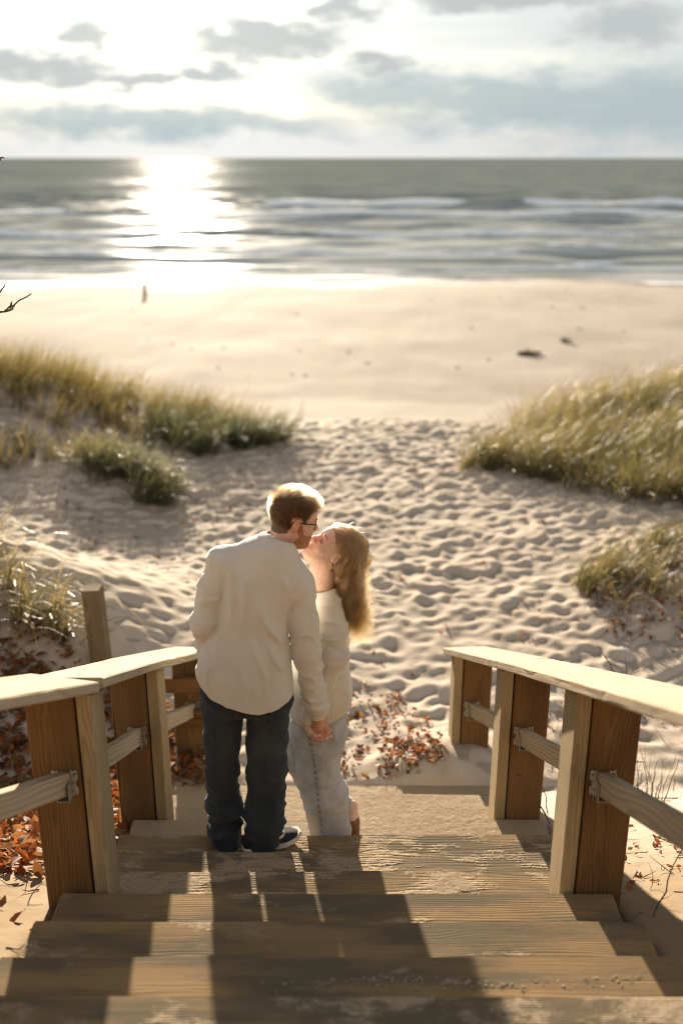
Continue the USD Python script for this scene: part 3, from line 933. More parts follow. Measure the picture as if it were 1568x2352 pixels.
def jersey(p):
    d = stack(p, TORSO)
    d = smin(d, rcone(p, NECK0 + [.005, .02, -.02], L_SH + [.015, 0, -.004], .086, .066), .07)
    d = smin(d, rcone(p, NECK0 + [.005, .02, -.062], R_SH + [-.01, 0, -.004], .080, .066), .07)
    back = np.clip((4.12 - p[:, 1]) / .05, 0, 1)
    for pts, amp, w in BACK_FOLDS:
        z1, z0 = pts[0][1], pts[-1][1]
        along = np.clip((p[:, 2] - z0) / (z1 - z0), 0, 1)
        d = d - back * 1.15 * amp * np.sin(np.pi * np.clip(along, .0, 1)) ** .8 * np.exp(-(seg2(p[:, 0], p[:, 2], pts) / (w * 1.15)) ** 2)
    d = d + nz(p, (16, 6, 4.0), 3) * .015 - rz(p + nz(p, (5, 5, 5), 6)[:, None] * .03, (11, 4, 3.2), 14) * .005
    la = chain(p, [L_SH, (L_SH * .5 + L_EL * .5) + [-.004, 0, 0], L_EL, L_WR], [.068, .062, .055, .043], .03)
    ra = chain(p, [R_SH, (R_SH * .5 + R_EL * .5) + [.002, -.01, 0], R_EL, R_EL * .35 + R_WR * .65, R_WR + [0, 0, .028]], [.072, .068, .064, .054, .050], .03)
    ta = np.clip((R_SH[2] - p[:, 2]) / .8, 0, 1)
    ra = ra + nz(p, (9, 9, 16), 8) * .020 * (.5 + ta) + nz(p, (30, 30, 30), 9) * .005
    bunch = p[:, 2] - R_WR[2] + .25 * (p[:, 0] - R_WR[0])
    ra = ra - .008 * np.exp(-((bunch - .065) / .014) ** 2) - .007 * np.exp(-((bunch - .11) / .012) ** 2)
    la = la + nz(p, (14, 14, 18), 5) * .014 - rz(p, (7, 9, 12), 17) * .009
    ra = ra - rz(p + p[:, 2:3] * [.25, 0, 0], (8, 8, 9), 18) * .008
    shl = np.clip((p[:, 2] - (L_SH[2] - .06)) / .10, 0, 1)
    shr = np.clip((p[:, 2] - (R_SH[2] - .06)) / .10, 0, 1)
    d = smin(d, la, .006 + .05 * shl)
    d = smin(d, ra, .006 + .05 * shr)
    # seam where the sleeve is set in
    d = d + back * .005 * np.exp(-(seg2(p[:, 0], p[:, 2], [(-0.118, 1.387), (-0.184, 1.312), (-0.228, 1.253)]) / .005) ** 2)
    d = d + back * .004 * np.exp(-(seg2(p[:, 0], p[:, 2], [(-0.530, 1.592), (-0.564, 1.490), (-0.566, 1.408)]) / .005) ** 2)
    hem_x = np.array([-.68, -.64, -.60, -.52, -.44, -.37, -.29, -.23])
    hem = np.interp(p[:, 0], hem_x, np.array([.945, .888, .852, .822, .798, .782, .796, .830]) - .005) + np.clip(p[:, 1] - 4.08, 0, .2) * .3
    arm = (p[:, 0] > np.interp(p[:, 2], [.6, .8, 1.1], [-.19, -.222, -.235])) | ((p[:, 0] < -.60) & (p[:, 2] > .93) & (p[:, 1] > 4.1))
    d = np.where(arm, d, smax(d, hem - p[:, 2], .008))
    d = d - np.where(arm, 0, .0025 * sstep(p[:, 2] - hem, .032, .028))      # the stitched hem
    # cuff of the sleeve that shows
    ax = (R_WR - R_EL); ax /= np.linalg.norm(ax)
    cuff = rcone(p, R_WR + [0, 0, .045], R_WR + ax * .018, .044, .042)
    cuff = smax(cuff, (p - R_WR) @ ax - .018, .008)
    d = np.where(p[:, 0] > -.25, smax(d, np.where(p[:, 2] < 1.0, R_WR[2] + .018 - .25 * (p[:, 0] - R_WR[0]) - p[:, 2], -1), .01), d)
    d = smin(d, cuff, .007)
    # neck opening with a band
    nk = (NECK0 - MH); nk /= np.linalg.norm(nk)
    hole = rcone(p, NECK0 + [.09, .03, .16], NECK0 + [.006, .026, -.012], .066, .060)
    d = smax(d, -hole, .008)
    ringd = np.abs(vlen((p - NECK0 - [.010, .026, .0]) * [1, 1, .3]) - .062)
    d = d - .0065 * sstep(ringd, .020, .016) * (p[:, 2] > NECK0[2] - .05)
    return d


LEG_L = [(-0.550, 4.100, 0.787), (-0.565, 4.080, 0.564), (-0.568, 4.070, 0.402), (-0.566, 4.060, 0.212), (-0.566, 4.045, -0.046)]
LEG_R = [(-0.342, 4.100, 0.787), (-0.353, 4.080, 0.564), (-0.359, 4.060, 0.409), (-0.369, 4.040, 0.227), (-0.390, 4.015, -0.022)]


def jeans(p):
    a = chain(p, LEG_L, [.100, .081, .075, .074, .070], .03)
    b = chain(p, LEG_R, [.104, .092, .088, .086, .077], .03)
    hips = stack(p, [(.725, -.437, 4.10, .180, .105), (.76, -.438, 4.09, .200, .122), (.82, -.440, 4.09, .203, .120), (.95, -.44, 4.09, .185, .110)])
    d = smin(a, b, .006)
    d = smin(d, hips, .03)
    low = np.clip((.52 - p[:, 2]) / .45, 0, 1)
    # cloth breaks over the shoe and behind the knee
    d = d + nz(p, (8, 8, 14), 12) * .034 * (.30 + low)
    d = d - rz(p + p[:, :1] * [0, 0, .35], (4.5, 5, 11), 19) * .011 * (.35 + low) - rz(p, (14, 6, 4), 22) * .005
    ring = p[:, 2] + .25 * np.sin(p[:, 0] * 16) * .12 + nz(p, (5, 5, 5), 2) * .05
    for z0, am in ((.085, .011), (.155, .009), (.22, .007), (.50, .006)):
        d = d - am * np.exp(-((ring - z0) / .017) ** 2)
    d = d + .006 * np.exp(-((p[:, 0] + .452) / .010) ** 2) * (p[:, 2] > .60) * (p[:, 1] < 4.1)
    floor = np.where(p[:, 0] < -.47, .004, .006) + .35 * np.clip(p[:, 0] + .37, 0, .2)
    d = smax(d, floor - p[:, 2], .006)
    return d


def shoe_fields(heel, toe):
    heel, toe = np.asarray(heel, float), np.asarray(toe, float)
    f = toe - heel; L = np.linalg.norm(f); f /= L
    s = np.cross(f, [0, 0, 1.0]); s /= np.linalg.norm(s)
    R = np.stack([s, f, [0, 0, 1.0]], 1)

    def loc(p):
        return (p - heel) @ R

    def outline(q, grow=0.0):
        y = np.clip(q[:, 1], 0, L)
        w = np.interp(y, [0, .03, .10, .16, .21, .26, L], [.020, .036, .036, .043, .048, .042, .018]) + grow
        c = np.interp(y, [0, .1, .2, L], [0, -.002, .004, -.006])
        return np.hypot(np.maximum(np.abs(q[:, 0] - c) - w, 0), q[:, 1] - y) - .004 + np.where((np.abs(q[:, 0] - c) < w) & (q[:, 1] == y), np.abs(q[:, 0] - c) - w, 0)

    def sole(p):
        q = loc(p)
        lift = np.interp(q[:, 1], [0, .05, .2, L], [.004, 0, 0, .016])
        d = smax(outline(q, .003), np.maximum(lift - q[:, 2], q[:, 2] - lift - np.interp(q[:, 1], [0, .1, L], [.036, .032, .024])), .008)
        return d + .0012 * np.cos(q[:, 1] * 2 * np.pi / .022) * (np.abs(q[:, 2] - .010) < .008)

    def upper(p):
        q = loc(p)
        top = np.interp(q[:, 1], [0, .05, .10, .15, .20, .25, L], [.105, .100, .105, .095, .072, .056, .034])
        d = smax(outline(q, -.002), np.maximum(.018 - q[:, 2], q[:, 2] - top), .035)
        return d

    return sole, upper, R, heel, L


def swoosh(R, heel, L, upper, side):
    """The curved mark on the shoe's side, laid on its surface."""
    n = 22
    t = np.linspace(0, 1, n)
    yc = .085 + .135 * t
    lowz = .040 - .012 * np.sin(np.pi * np.minimum(t * 1.9, 1)) + .048 * np.maximum(t - .18, 0) ** 1.15
    wid = .024 * np.clip((1 - t), 0, 1) ** .75 * sstep(t, -.05, .22) + .0006
    rows = []
    for k in np.linspace(0, 1, 4):
        q = np.stack([np.full(n, side * .07), yc, lowz + wid * k], 1)
        p = heel + q @ R.T
        for _ in range(24):
            p = p - (side * R[:, 0]) * np.clip(upper(p), -.01, .01)[:, None] * .8
        rows.append(p + side * R[:, 0] * .0016)
    v = np.vstack(rows)
    f = grid_faces(4, n)
    return trimesh.Trimesh(np.vstack([v, v - side * R[:, 0] * .003]), np.vstack([f, f[:, ::-1] + len(v)]), process=False)


def finger(p, pts, r0, r1):
    n = len(pts)
    return chain(p, [np.asarray(q, float) for q in pts], np.linspace(r0, r1, n), .006)


# both hands share one frame: h is its origin, x to the right of the picture, y away, z up
HAND = np.array((-0.111, 4.160, 0.591))


def man_hand(p):
    q = p - HAND
    d = rcone(q, R_WR - HAND + [.0, 0, .01], (.003, -.002, .010), .026, .027)
    d = smin(d, ellip(q, (.004, -.003, -.012), (.036, .017, .036)), .022)
    roots = [(-.020, -.006, -.030), (-.004, -.010, -.036), (.012, -.010, -.034), (.027, -.006, -.026)]
    tips = [[(-.024, -.014, -.058), (-.020, .004, -.074), (-.014, .020, -.066)], [(-.006, -.018, -.064), (-.002, .002, -.082), (.002, .020, -.072)], [(.012, -.018, -.062), (.015, .002, -.080), (.016, .020, -.070)], [(.029, -.012, -.050), (.031, .004, -.066), (.030, .018, -.060)]]
    for r, t in zip(roots, tips):
        d = smin(d, finger(q, [r] + t, .0098, .0078), .007)
    th = finger(q, [(.022, -.004, .016), (.041, -.008, -.006), (.043, -.012, -.030), (.036, -.012, -.048)], .0125, .0085)
    d = smin(d, th, .012)
    return d


def man_neck(p):
    d = man_head(p)
    base = MH + MR @ np.array([0, -.030, -.060])
    d = smin(d, rcone(p, base, NECK0 + [.0, .028, -.03], .056, .060), .035)
    d = smin(d, rcone(p, MH + MR @ np.array([0, .02, -.085]), NECK0 + [.03, .05, -.03], .035, .05), .03)
    return d


def man_body(p):
    """Head, neck and the figure beneath the clothes, as one surface."""
    d = man_neck(p)
    body = stack(p, [(r[0], r[1], r[2], max(r[3] - .035, .04), max(r[4] - .035, .035)) for r in TORSO if r[0] > .85])
    for pts, rs in (((L_SH, L_EL, L_WR), (.045, .036, .026)), ((R_SH, R_EL, R_WR + [0, 0, .04]), (.048, .040, .027)), (LEG_L, (.07, .06, .05, .045, .035)), (LEG_R, (.07, .06, .055, .045, .035))):
        body = smin(body, chain(p, [np.asarray(a, float) for a in pts], rs, .02), .03)
    return smin(d, body, .03)


def merge_skin(coarse, fine):
    """Fine head and hands and a coarser rest, stitched by overlap in one mesh."""
    return trimesh.util.concatenate([coarse] + fine)


def build_man():
    t = thing('person', 'man seen from behind in off-white top and dark jeans, bending to kiss the woman', 'person', (-.45, 4.05, 0))
    o = np.array([-.45, 4.05, 0])

    def put(name, m, mat, smooth=True, **k):
        m = m.copy(); m.vertices = m.vertices - o
        return part(name, m, mat, t, smooth=smooth, **k)

    # skin
    head = surface(man_neck, MH - [.16, .17, .26], MH + [.18, .17, .17], .0034)
    rest = surface(man_body, (-.72, 3.85, -.02), (-.05, 4.36, float(MH[2]) - .2), .016)
    hand = surface(man_hand, HAND - [.07, .06, .10], HAND + [.07, .06, .075], .0026)
    body = merge_skin(rest, [head, hand])
    q = (body.vertices - MH) @ MR
    tone = np.ones((len(q), 3))
    on_head = (np.abs(q) < .2).all(1)
    lips = on_head & (np.abs(q[:, 0]) < .025) & (q[:, 1] > .082) & (np.abs(q[:, 2] + .0645) < .011)
    tone[lips] = (.85, .55, .55)
    # under the hair the scalp looks darker
    scalp = on_head & hair_region(q)
    tone[scalp] = (.22, .19, .16)
    brd = on_head & beard_region(q)
    tone[brd] = (.60, .42, .32)
    ear = on_head & (np.abs(q[:, 0]) > .079) & (np.abs(q[:, 1] + .01) < .024) & (q[:, 2] < .034)
    tone[ear] = (.92, .78, .74)
    hnd = np.linalg.norm(body.vertices - HAND, axis=1) < .11
    tone[hnd] = (.92, .74, .68)
    bm = put('body', body, M['skin_man'])
    colors(bm, 'tone', tone)
    # clothes
    top = surface(jersey, (-.78, 3.90, .60), (-.04, 4.36, 1.64), .0058)
    tm = put('jersey', top, M['white_knit'])
    v = top.vertices
    seam = np.zeros(len(v))
    hem_x = np.array([-.68, -.64, -.60, -.52, -.44, -.37, -.29, -.23])
    hem = np.interp(v[:, 0], hem_x, np.array([.945, .888, .852, .822, .798, .782, .796, .830]) + .025)
    seam = .5 * np.exp(-((v[:, 2] - hem) / .003) ** 2) * (v[:, 1] < 4.1) * (v[:, 0] < -.24)
    colors(tm, 'tone', seam)
    jm = surface(jeans, (-.74, 3.90, -.01), (-.16, 4.28, .98), .0058)
    jp = put('jeans', jm, M['dark_denim'])
    v = jm.vertices
    fade = .55 * np.exp(-((v[:, 2] - .62) / .09) ** 2) * np.maximum(np.exp(-((v[:, 0] + .36) / .06) ** 2), np.exp(-((v[:, 0] + .53) / .06) ** 2)) + .35 * np.exp(-((v[:, 2] - .5) / .14) ** 2) * (v[:, 1] < 4.02)
    colors(jp, 'tone', np.clip(fade * .5 + .18 * (meshkit.fbm(v * [12, 12, 5], 2, 4) - .4), 0, 1))
    # stitched back pockets
    for cx, tilt in ((-.552, .10), (-.338, -.06)):
        w, zt, zb = .070, .82, .672
        line = [(-w, zt), (-w * .98, zb + .035), (0, zb), (w * .98, zb + .035), (w, zt)]
        dense = []
        for (x0, z0), (x1, z1) in zip(line[:-1], line[1:]):
            for s in np.linspace(0, 1, 9)[:-1]:
                dense.append((cx + x0 + (x1 - x0) * s + tilt * (z0 + (z1 - z0) * s - .75), z0 + (z1 - z0) * s))
        p = np.array([(x, 3.9, z) for x, z in dense])
        for _ in range(30):
            p[:, 1] += np.clip(jeans(p), -.02, .02) * .8
        p[:, 1] -= .0012
        put('pocket_seam', tube(p, .0024, 5), M['thread'])
    # shoes
    for heel, toe, sd in (((-.470, 3.972, 0.001), (-.205, 4.098, 0.001), 1), ((-.566, 4.005, .001), (-.555, 4.295, .001), 1)):
        sole, upper, R, h, L = shoe_fields(heel, toe)
        a, b = np.minimum(heel, toe) - [.08, .08, .012], np.maximum(heel, toe) + [.08, .08, .14]
        up = put('shoe', surface(upper, a, b, .004), M['black_mesh'])
        ms = surface(sole, a, b, .0035)
        ms.vertices = ms.vertices - o
        part('sole', ms, M['sole'], str(up.GetPath()), smooth=True)
        sw = swoosh(R, h, L, upper, sd)
        sw.vertices = sw.vertices - o
        part('shoe_mark', sw, M['mark'], str(up.GetPath()), smooth=True)
        laces = []
        for k in range(5):
            y = .125 + .018 * k
            pts = np.array([(x, y + .006 * (1 if k % 2 else -1) * x / .025, .14) for x in np.linspace(-.024, .024, 7)])
            pw = h + pts @ R.T
            for _ in range(30):
                pw[:, 2] -= np.clip(upper(pw), -.02, .02) * .7
            laces.append(tube(pw + [0, 0, .002], .0028, 5))
        pts = np.array([(.02, .135, .098), (.045, .130, .080), (.052, .125, .045), (.050, .122, .012)])
        laces.append(tube(h + pts @ R.T, .0022, 5))
        lm = join(laces); lm.vertices = lm.vertices - o
        part('laces', lm, M['black_plastic'], str(up.GetPath()), smooth=True)
    man_hair(t, o)
    # glasses
    def hp(*q):
        return MH + MR @ np.array(q, float) - o
    frame = []
    for s in (-1, 1):
        ringp = []
        for a in np.linspace(0, 2 * np.pi, 25):
            ca, sa = math.cos(a), math.sin(a)
            r = 1 / (abs(ca) ** 4 + abs(sa) ** 4) ** .25
            ringp.append(hp(s * .034 + .027 * r * ca, .102 - .012 * abs(s * .034 + .027 * r * ca) / .06, .0 + .020 * r * sa))
        frame.append(tube(ringp, .0024, 6))
        frame.append(tube([hp(s * .060, .092, .010), hp(s * .071, .085, .012), hp(s * .0785, .03, .012), hp(s * .0805, -.008, .016), hp(s * .079, -.026, .010), hp(s * .078, -.040, -.010)], [.003, .003, .0028, .0028, .0028, .0022], 6))
    frame.append(tube([hp(-.009, .104, .006), hp(0, .107, .009), hp(.009, .104, .006)], .0024, 6))
    gp = part('glasses', join(frame), M['black_plastic'], t, smooth=True)
    g = Graph()
    lens = g.build('spectacle_lens', surface=g.add('mix_closure', 'closure', fac=g.add('fresnel', 'fac', IOR=1.45), closure1=g.add('transparent_bsdf', 'BSDF', color=(.96, .97, .97)), closure2=g.add('glossy_bsdf', 'BSDF', color=(1, 1, 1), roughness=.02)))
    for s in (-1, 1):
        a = np.linspace(0, 2 * np.pi, 24, endpoint=False)
        ca, sa = np.cos(a), np.sin(a)
        r = 1 / (np.abs(ca) ** 4 + np.abs(sa) ** 4) ** .25
        rim = np.array([hp(s * .034 + .026 * r_ * c_, .102 - .012 * abs(s * .034 + .026 * r_ * c_) / .06, .019 * r_ * s_) for r_, c_, s_ in zip(r, ca, sa)])
        rr = np.vstack([rim, rim.mean(0)[None]])
        part('lens', (rr, np.array([(24, i, (i + 1) % 24) for i in range(24)])), lens, str(gp.GetPath()))
    # two fine chains round the neck
    for dz, r_, mat in ((.012, .0022, 'silver'), (.030, .0014, 'gold')):
        pts = []
        for a in np.linspace(np.pi * 1.02, np.pi * 2.05, 40):
            c = NECK0 + [.004, .024, dz + .012]
            pt = c + np.array([math.cos(a) * .075, math.sin(a) * .075, -.030 * math.cos(a) - .004])
            for _ in range(8):
                rad = pt - c; rad[2] = 0; rad /= np.linalg.norm(rad)
                pt = pt - rad * np.clip(man_neck(pt[None])[0] - r_ * .8, -.02, .02) * .8
            pts.append(pt)
        pts = np.array(pts)
        if mat == 'silver':
            beads = []
            for i in range(0, 39):
                b = trimesh.creation.icosphere(1, 1); b.vertices *= [.0032, .0032, .0024]; b.apply_translation((pts[i] + pts[i + 1]) / 2); beads.append(b)
            put('necklace', join(beads), M[mat])
        else:
            put('necklace', tube(pts, r_, 6), M[mat])


def hair_region(q):
    """Where hair grows on the man's head."""
    x, y, z = np.abs(q[:, 0]), q[:, 1], q[:, 2]
    line = np.interp(y, [-.12, -.07, -.035, -.012, .012, .030, .055, .075, .11], [-.055, -.060, -.045, .034, .030, .008, .060, .072, .082])
    return (z > line) & ~((x > .071) & (y > -.034) & (y < .012) & (z < .036))


def beard_region(q):
    x, y, z = np.abs(q[:, 0]), q[:, 1], q[:, 2]
    top = np.interp(y, [-.02, .005, .02, .045, .07, .11], [-.12, .010, .006, -.045, -.050, -.046])
    moustache = (y > .075) & (x < .03) & (z < -.042) & (z > -.060)
    mouth = (x < .024) & (y > .08) & (np.abs(z + .0645) < .009)
    return ((z < top) & (z > -.125) & (y > .004) & ~mouth) | moustache


def grow(field, region, centre, R, count, seed, box=.17):
    """Random points on the head's surface inside a region."""
    rng = np.random.default_rng(seed)
    d = rng.normal(size=(int(count * 2.6), 3)); d /= np.linalg.norm(d, axis=1, keepdims=True)
    p = centre + d * .125
    for _ in range(11):
        p = p - d * np.clip(field(p), -.06, .06)[:, None] * .9
    q = (p - centre) @ R
    keep = region(q) & (np.linalg.norm(p - centre, axis=1) < box)
    p = p[keep][:count]
    return p, (p - centre) @ R


def man_hair(t, o):
    rng = np.random.default_rng(31)
    p, q = grow(man_head, hair_region, MH, MR, 8500, 3)
    n = gradient(man_head, p) @ MR
    top = sstep(q[:, 2], .045, .105)
    length = (.008 + .024 * top + .006 * sstep(q[:, 2], 0, .05)) * rng.uniform(.75, 1.2, len(q))
    # brushed forward and to the side on top, down at the sides and back
    comb = np.stack([.25 + 0 * top, .75 * np.ones_like(top), .20 * np.ones_like(top)], 1) * top[:, None] + np.stack([0 * top, .15 - .3 * (q[:, 1] < -.03), -.8 + 0 * top], 1) * (1 - top)[:, None]
    clump = (np.stack([meshkit.noise(q * 55, s) for s in (1, 2, 3)], 1) - .5) * 1.3
    lines = []
    dirs = n * (.75 + .35 * top)[:, None] + comb * .8 + clump * (.25 + .55 * top)[:, None] + rng.normal(0, .13, n.shape)
    dirs /= np.linalg.norm(dirs, axis=1, keepdims=True)
    pts = [q - n * .001]
    cur, d = q.copy(), n * .6 + dirs * .6
    for s in range(4):
        d = d + comb * .28 * top[:, None] + np.array([0, 0, -.06])
        d /= np.linalg.norm(d, axis=1, keepdims=True)
        cur = cur + d * (length / 4)[:, None]
        pts.append(cur)
    P = np.stack(pts, 1) @ MR.T + MH - o
    strands('hair', list(P), .0011, M['ginger_hair'], t)
    # beard
    p, q = grow(man_head, beard_region, MH, MR, 2600, 5)
    n = gradient(man_head, p) @ MR
    length = .010 + .008 * sstep(-q[:, 2], .05, .11)
    d = n * .7 + np.array([0, .15, -.75]) + rng.normal(0, .22, n.shape)
    d /= np.linalg.norm(d, axis=1, keepdims=True)
    P = np.stack([q, q + (n * .4 + d * .6) * (length * .5)[:, None], q + d * length[:, None]], 1) @ MR.T + MH - o
    strands('beard', list(P), .0009, M['beard_hair'], t)
    # eyebrows
    x = rng.uniform(.012, .052, 260) * rng.choice([-1, 1], 260)
    q = np.stack([x, .13 + 0 * x, .0255 + .006 * (1 - (np.abs(np.abs(x) - .032) / .022) ** 2) + rng.normal(0, .0022, 260)], 1)
    P0 = MH + q @ MR.T
    for _ in range(12):
        P0 = P0 - MR[:, 1] * np.clip(man_head(P0), -.02, .02)[:, None] * .8
    tip = P0 + (MR @ np.array([0, .25, .1])) * .012 + np.sign(x)[:, None] * MR[:, 0] * .008
    for s in (-1, 1):
        strands('eyebrow', list(np.stack([P0 - o, tip - o], 1)[x * s > 0]), .0009, M['beard_hair'], t)


build_man()

# ---------------------------------------------------------------- the woman
M['skin_woman'] = skin_material('light_warm_skin', (0.62, 0.415, 0.315), .45)
M['knit'] = cloth_material('white_wool_knit', (0.74, 0.70, 0.62), (0.66, 0.61, 0.53), 420, .6, tone=(.62, .57, .49), through=.05)
M['light_denim'] = cloth_material('washed_light_denim', (0.46, 0.455, 0.43), (0.32, 0.33, 0.325), 700, .15, tone=(.075, .08, .085))
M['blond_hair'] = hair_material('dark_blond_hair', (0.20, 0.122, 0.056), .3)
M['brown_leather'] = plain('brown_clog_leather', (0.20, 0.095, 0.042), .5, .4, noise=(30, (.13, .06, .03)))

FH = np.array((-0.043, 4.310, 1.444))
FR = rot_frame((-.62, -.235, .75), (.76, .06, .63))
F_SIZE = .97
woman_head = lambda p: head_field((p - FH) @ FR, True, F_SIZE)
F_NECK = np.array((-0.087, 4.360, 1.223))
F_SH, F_EL, F_W1, F_WR = np.array((-0.055, 4.260, 1.178)), np.array((-0.033, 4.210, 0.957)), np.array((-0.140, 4.190, 0.706)), np.array((-0.168, 4.180, 0.598))
# px-measured sections: z, x, y, half width, half depth of the sweater
F_TORSO = [((-0.124, 0.557)[1], -.120, 4.36, .122, .155), ((-0.113, 0.612)[1], (-0.113, 0.612)[0], 4.36, .155, .170), ((-0.110, 0.685)[1], (-0.110, 0.685)[0], 4.36, .162, .175), ((-0.110, 0.758)[1], (-0.110, 0.758)[0], 4.36, .150, .170),
           ((-0.109, 0.878)[1], (-0.109, 0.878)[0], 4.36, .145, .165), ((-0.108, 0.997)[1], (-0.108, 0.997)[0], 4.36, .133, .160), ((-0.103, 1.113)[1], (-0.103, 1.113)[0], 4.36, .106, .150), ((-0.083, 1.200)[1], (-0.083, 1.200)[0], 4.36, .074, .125), ((-0.083, 1.273)[1], (-0.083, 1.273)[0], 4.36, .055, .090)]


def sweater(p):
    d = stack(p, F_TORSO)
    d = d + nz(p, (10, 10, 6), 23) * .020 - rz(p + p[:, :1] * [0, 0, .5], (5, 5, 5), 27) * .008
    arm = chain(p, [F_SH, (F_SH + F_EL) / 2 + [.0, -.004, 0], F_EL, F_EL * .45 + F_W1 * .55, F_W1], [.062, .064, .064, .058, .043], .03)
    arm = arm + nz(p, (12, 12, 16), 25) * .018 - rz(p, (6, 6, 12), 28) * .008
    # the sleeve folds at the elbow
    arm = arm - .012 * np.exp(-(np.linalg.norm((p - (F_EL + [.030, -.03, .006])) * [.5, .6, 1.6], axis=1) / .022) ** 2)
    e = seg2(p[:, 0], p[:, 2], [(-0.085, 1.033), (-0.032, 1.006), (0.020, 0.970)])
    arm = arm + .008 * np.exp(-((e) / .008) ** 2) * (p[:, 1] < F_EL[1])
    d = smin(d, arm, .012 + .03 * np.clip((p[:, 2] - F_SH[2] + .05) / .1, 0, 1))
    cuff = rcone(p, F_W1, F_WR, .036, .034)
    ax = (F_WR - F_W1) / np.linalg.norm(F_WR - F_W1)
    cuff = smax(cuff, (p - F_WR) @ ax, .008)
    a = np.arctan2((p - F_W1)[:, 1], (p - F_W1)[:, 0])
    cuff = cuff + .0014 * np.cos(a * 22)
    d = smin(d, cuff, .010)
    low = sstep(p[:, 2], F_TORSO[0][0] + .075, F_TORSO[0][0] + .055)
    d = d + low * .0016 * np.cos(np.arctan2(p[:, 1] - 4.36, p[:, 0] + .11) * 46)
    # open boat neck
    d = smax(d, -ellip(p, F_NECK + [-.004, .0, .056], (.082, .118, .066)), .010)
    return d


F_LEG = [(-0.111, 4.340, 0.549), (-0.121, 4.310, 0.286), (-0.082, 4.280, 0.107), (-0.051, 4.250, -0.127)]
F_LEG2 = [(-0.161, 4.460, 0.438), (-0.207, 4.420, 0.238), (-0.140, 4.380, 0.092), (0.009, 4.325, 0.019)]


def light_jeans(p):
    a = chain(p, F_LEG, [.122, .106, .104, .100], .04)
    b = chain(p, F_LEG2, [.115, .088, .070, .046], .03)
    wrinkle = nz(p, (10, 10, 12), 41) * .018 - rz(p + p[:, 2:3] * [.15, 0, 0], (8, 7, 4), 44) * .007 - rz(p, (5, 5, 11), 45) * .006
    d = smin(a, b, .012)
    hips = stack(p, [(.38, -.115, 4.38, .125, .150), (.50, -.115, 4.38, .130, .155), (.62, -.11, 4.38, .120, .150)])
    d = smin(d, hips, .04) + wrinkle
    return smax(d, -.137 - p[:, 2], .006)


F_ANK, F_HEEL = np.array((0.049, 4.325, 0.011)), np.array((0.052, 4.315, -0.037))
F_TOE = F_HEEL + np.array([-.185, .02, -.070])


def clog(p):
    up = smin(rcone(p, F_HEEL + [.002, 0, -.020], F_HEEL + [-.10, .008, -.045], .040, .040), rcone(p, F_HEEL + [-.10, .008, -.045], F_TOE, .040, .030), .02)
    up = smax(up, p[:, 2] - (F_HEEL[2] + .004) + .12 * (p[:, 0] - F_HEEL[0]) * -1, .008)
    inner = smin(rcone(p, F_ANK, F_HEEL, .030, .033), rcone(p, F_HEEL, F_HEEL + [-.06, .0, -.02], .033, .033), .02)
    up = smax(up, -inner, .004)
    block = rcone(p, F_HEEL + [.008, 0, -.03], F_HEEL + [.008, 0, -.115], .036, .034)
    block = smax(block, p[:, 2] - F_HEEL[2] + .035, .006)
    d = smin(up, block, .012)
    return smax(d, -.1455 - p[:, 2], .004)


def woman_hand(p):
    q = p - HAND
    d = rcone(q, F_WR - HAND, (-.040, .004, -.026), .0215, .0215)
    d = smin(d, ellip(q, (-.020, .006, -.044), (.034, .016, .022)), .016)
    for pts, r0, r1 in (([(-.034, -.006, -.030), (-.014, -.020, -.040), (.006, -.026, -.036)], .0105, .0075),
                        ([(-.008, -.002, -.056), (.018, -.014, -.066), (.040, -.020, -.056)], .0088, .0066),
                        ([(-.002, .006, -.056), (.032, -.004, -.060), (.060, -.012, -.050)], .0090, .0066),
                        ([(.000, .012, -.046), (.034, .010, -.044), (.056, .006, -.036)], .0088, .0064),
                        ([(.000, .016, -.036), (.034, .010, -.024), (.061, .000, -.021)], .0086, .0062)):
        d = smin(d, finger(q, pts, r0, r1), .007)
    return d


def woman_neck(p):
    d = woman_head(p)
    base = FH + FR @ np.array([0, -.022, -.055])
    d = smin(d, rcone(p, base, F_NECK + [.002, .0, -.02], .049, .052), .03)
    d = smin(d, rcone(p, FH + FR @ np.array([0, .022, -.080]), F_NECK + [-.02, -.0, -.02], .032, .045), .025)
    d = smin(d, rcone(p, F_NECK + [.0, 0, -.035], F_SH + [-.002, .012, -.010], .055, .050), .035)
    d = smin(d, rcone(p, F_NECK + [.0, 0, -.035], F_NECK + [.01, .15, -.055], .055, .050), .035)
    return d


def woman_body(p):
    d = woman_neck(p)
    body = stack(p, [(r[0], r[1], r[2], max(r[3] - .03, .03), max(r[4] - .035, .03)) for r in F_TORSO if r[0] > .75])
    for pts, rs in (((F_SH, F_EL, F_W1, F_WR), (.045, .036, .026, .022)), (F_LEG, (.08, .06, .05, .04)), (F_LEG2, (.08, .06, .05, .036))):
        body = smin(body, chain(p, [np.asarray(a, float) for a in pts], rs, .02), .03)
    d = smin(d, body, .02)
    foot = chain(p, [np.asarray(F_LEG2[-1], float), F_ANK, F_HEEL, F_HEEL + [-.07, .005, -.03]], [.036, .031, .032, .030], .015)
    return smin(d, foot, .01)


def woman_hair_region(q):
    q = q / F_SIZE
    x, y, z = np.abs(q[:, 0]), q[:, 1], q[:, 2]
    line = np.interp(y, [-.12, -.06, -.022, -.012, .022, .045, .068, .090, .11], [-.075, -.070, -.044, .030, .032, .044, .062, .080, .095])
    return z > line


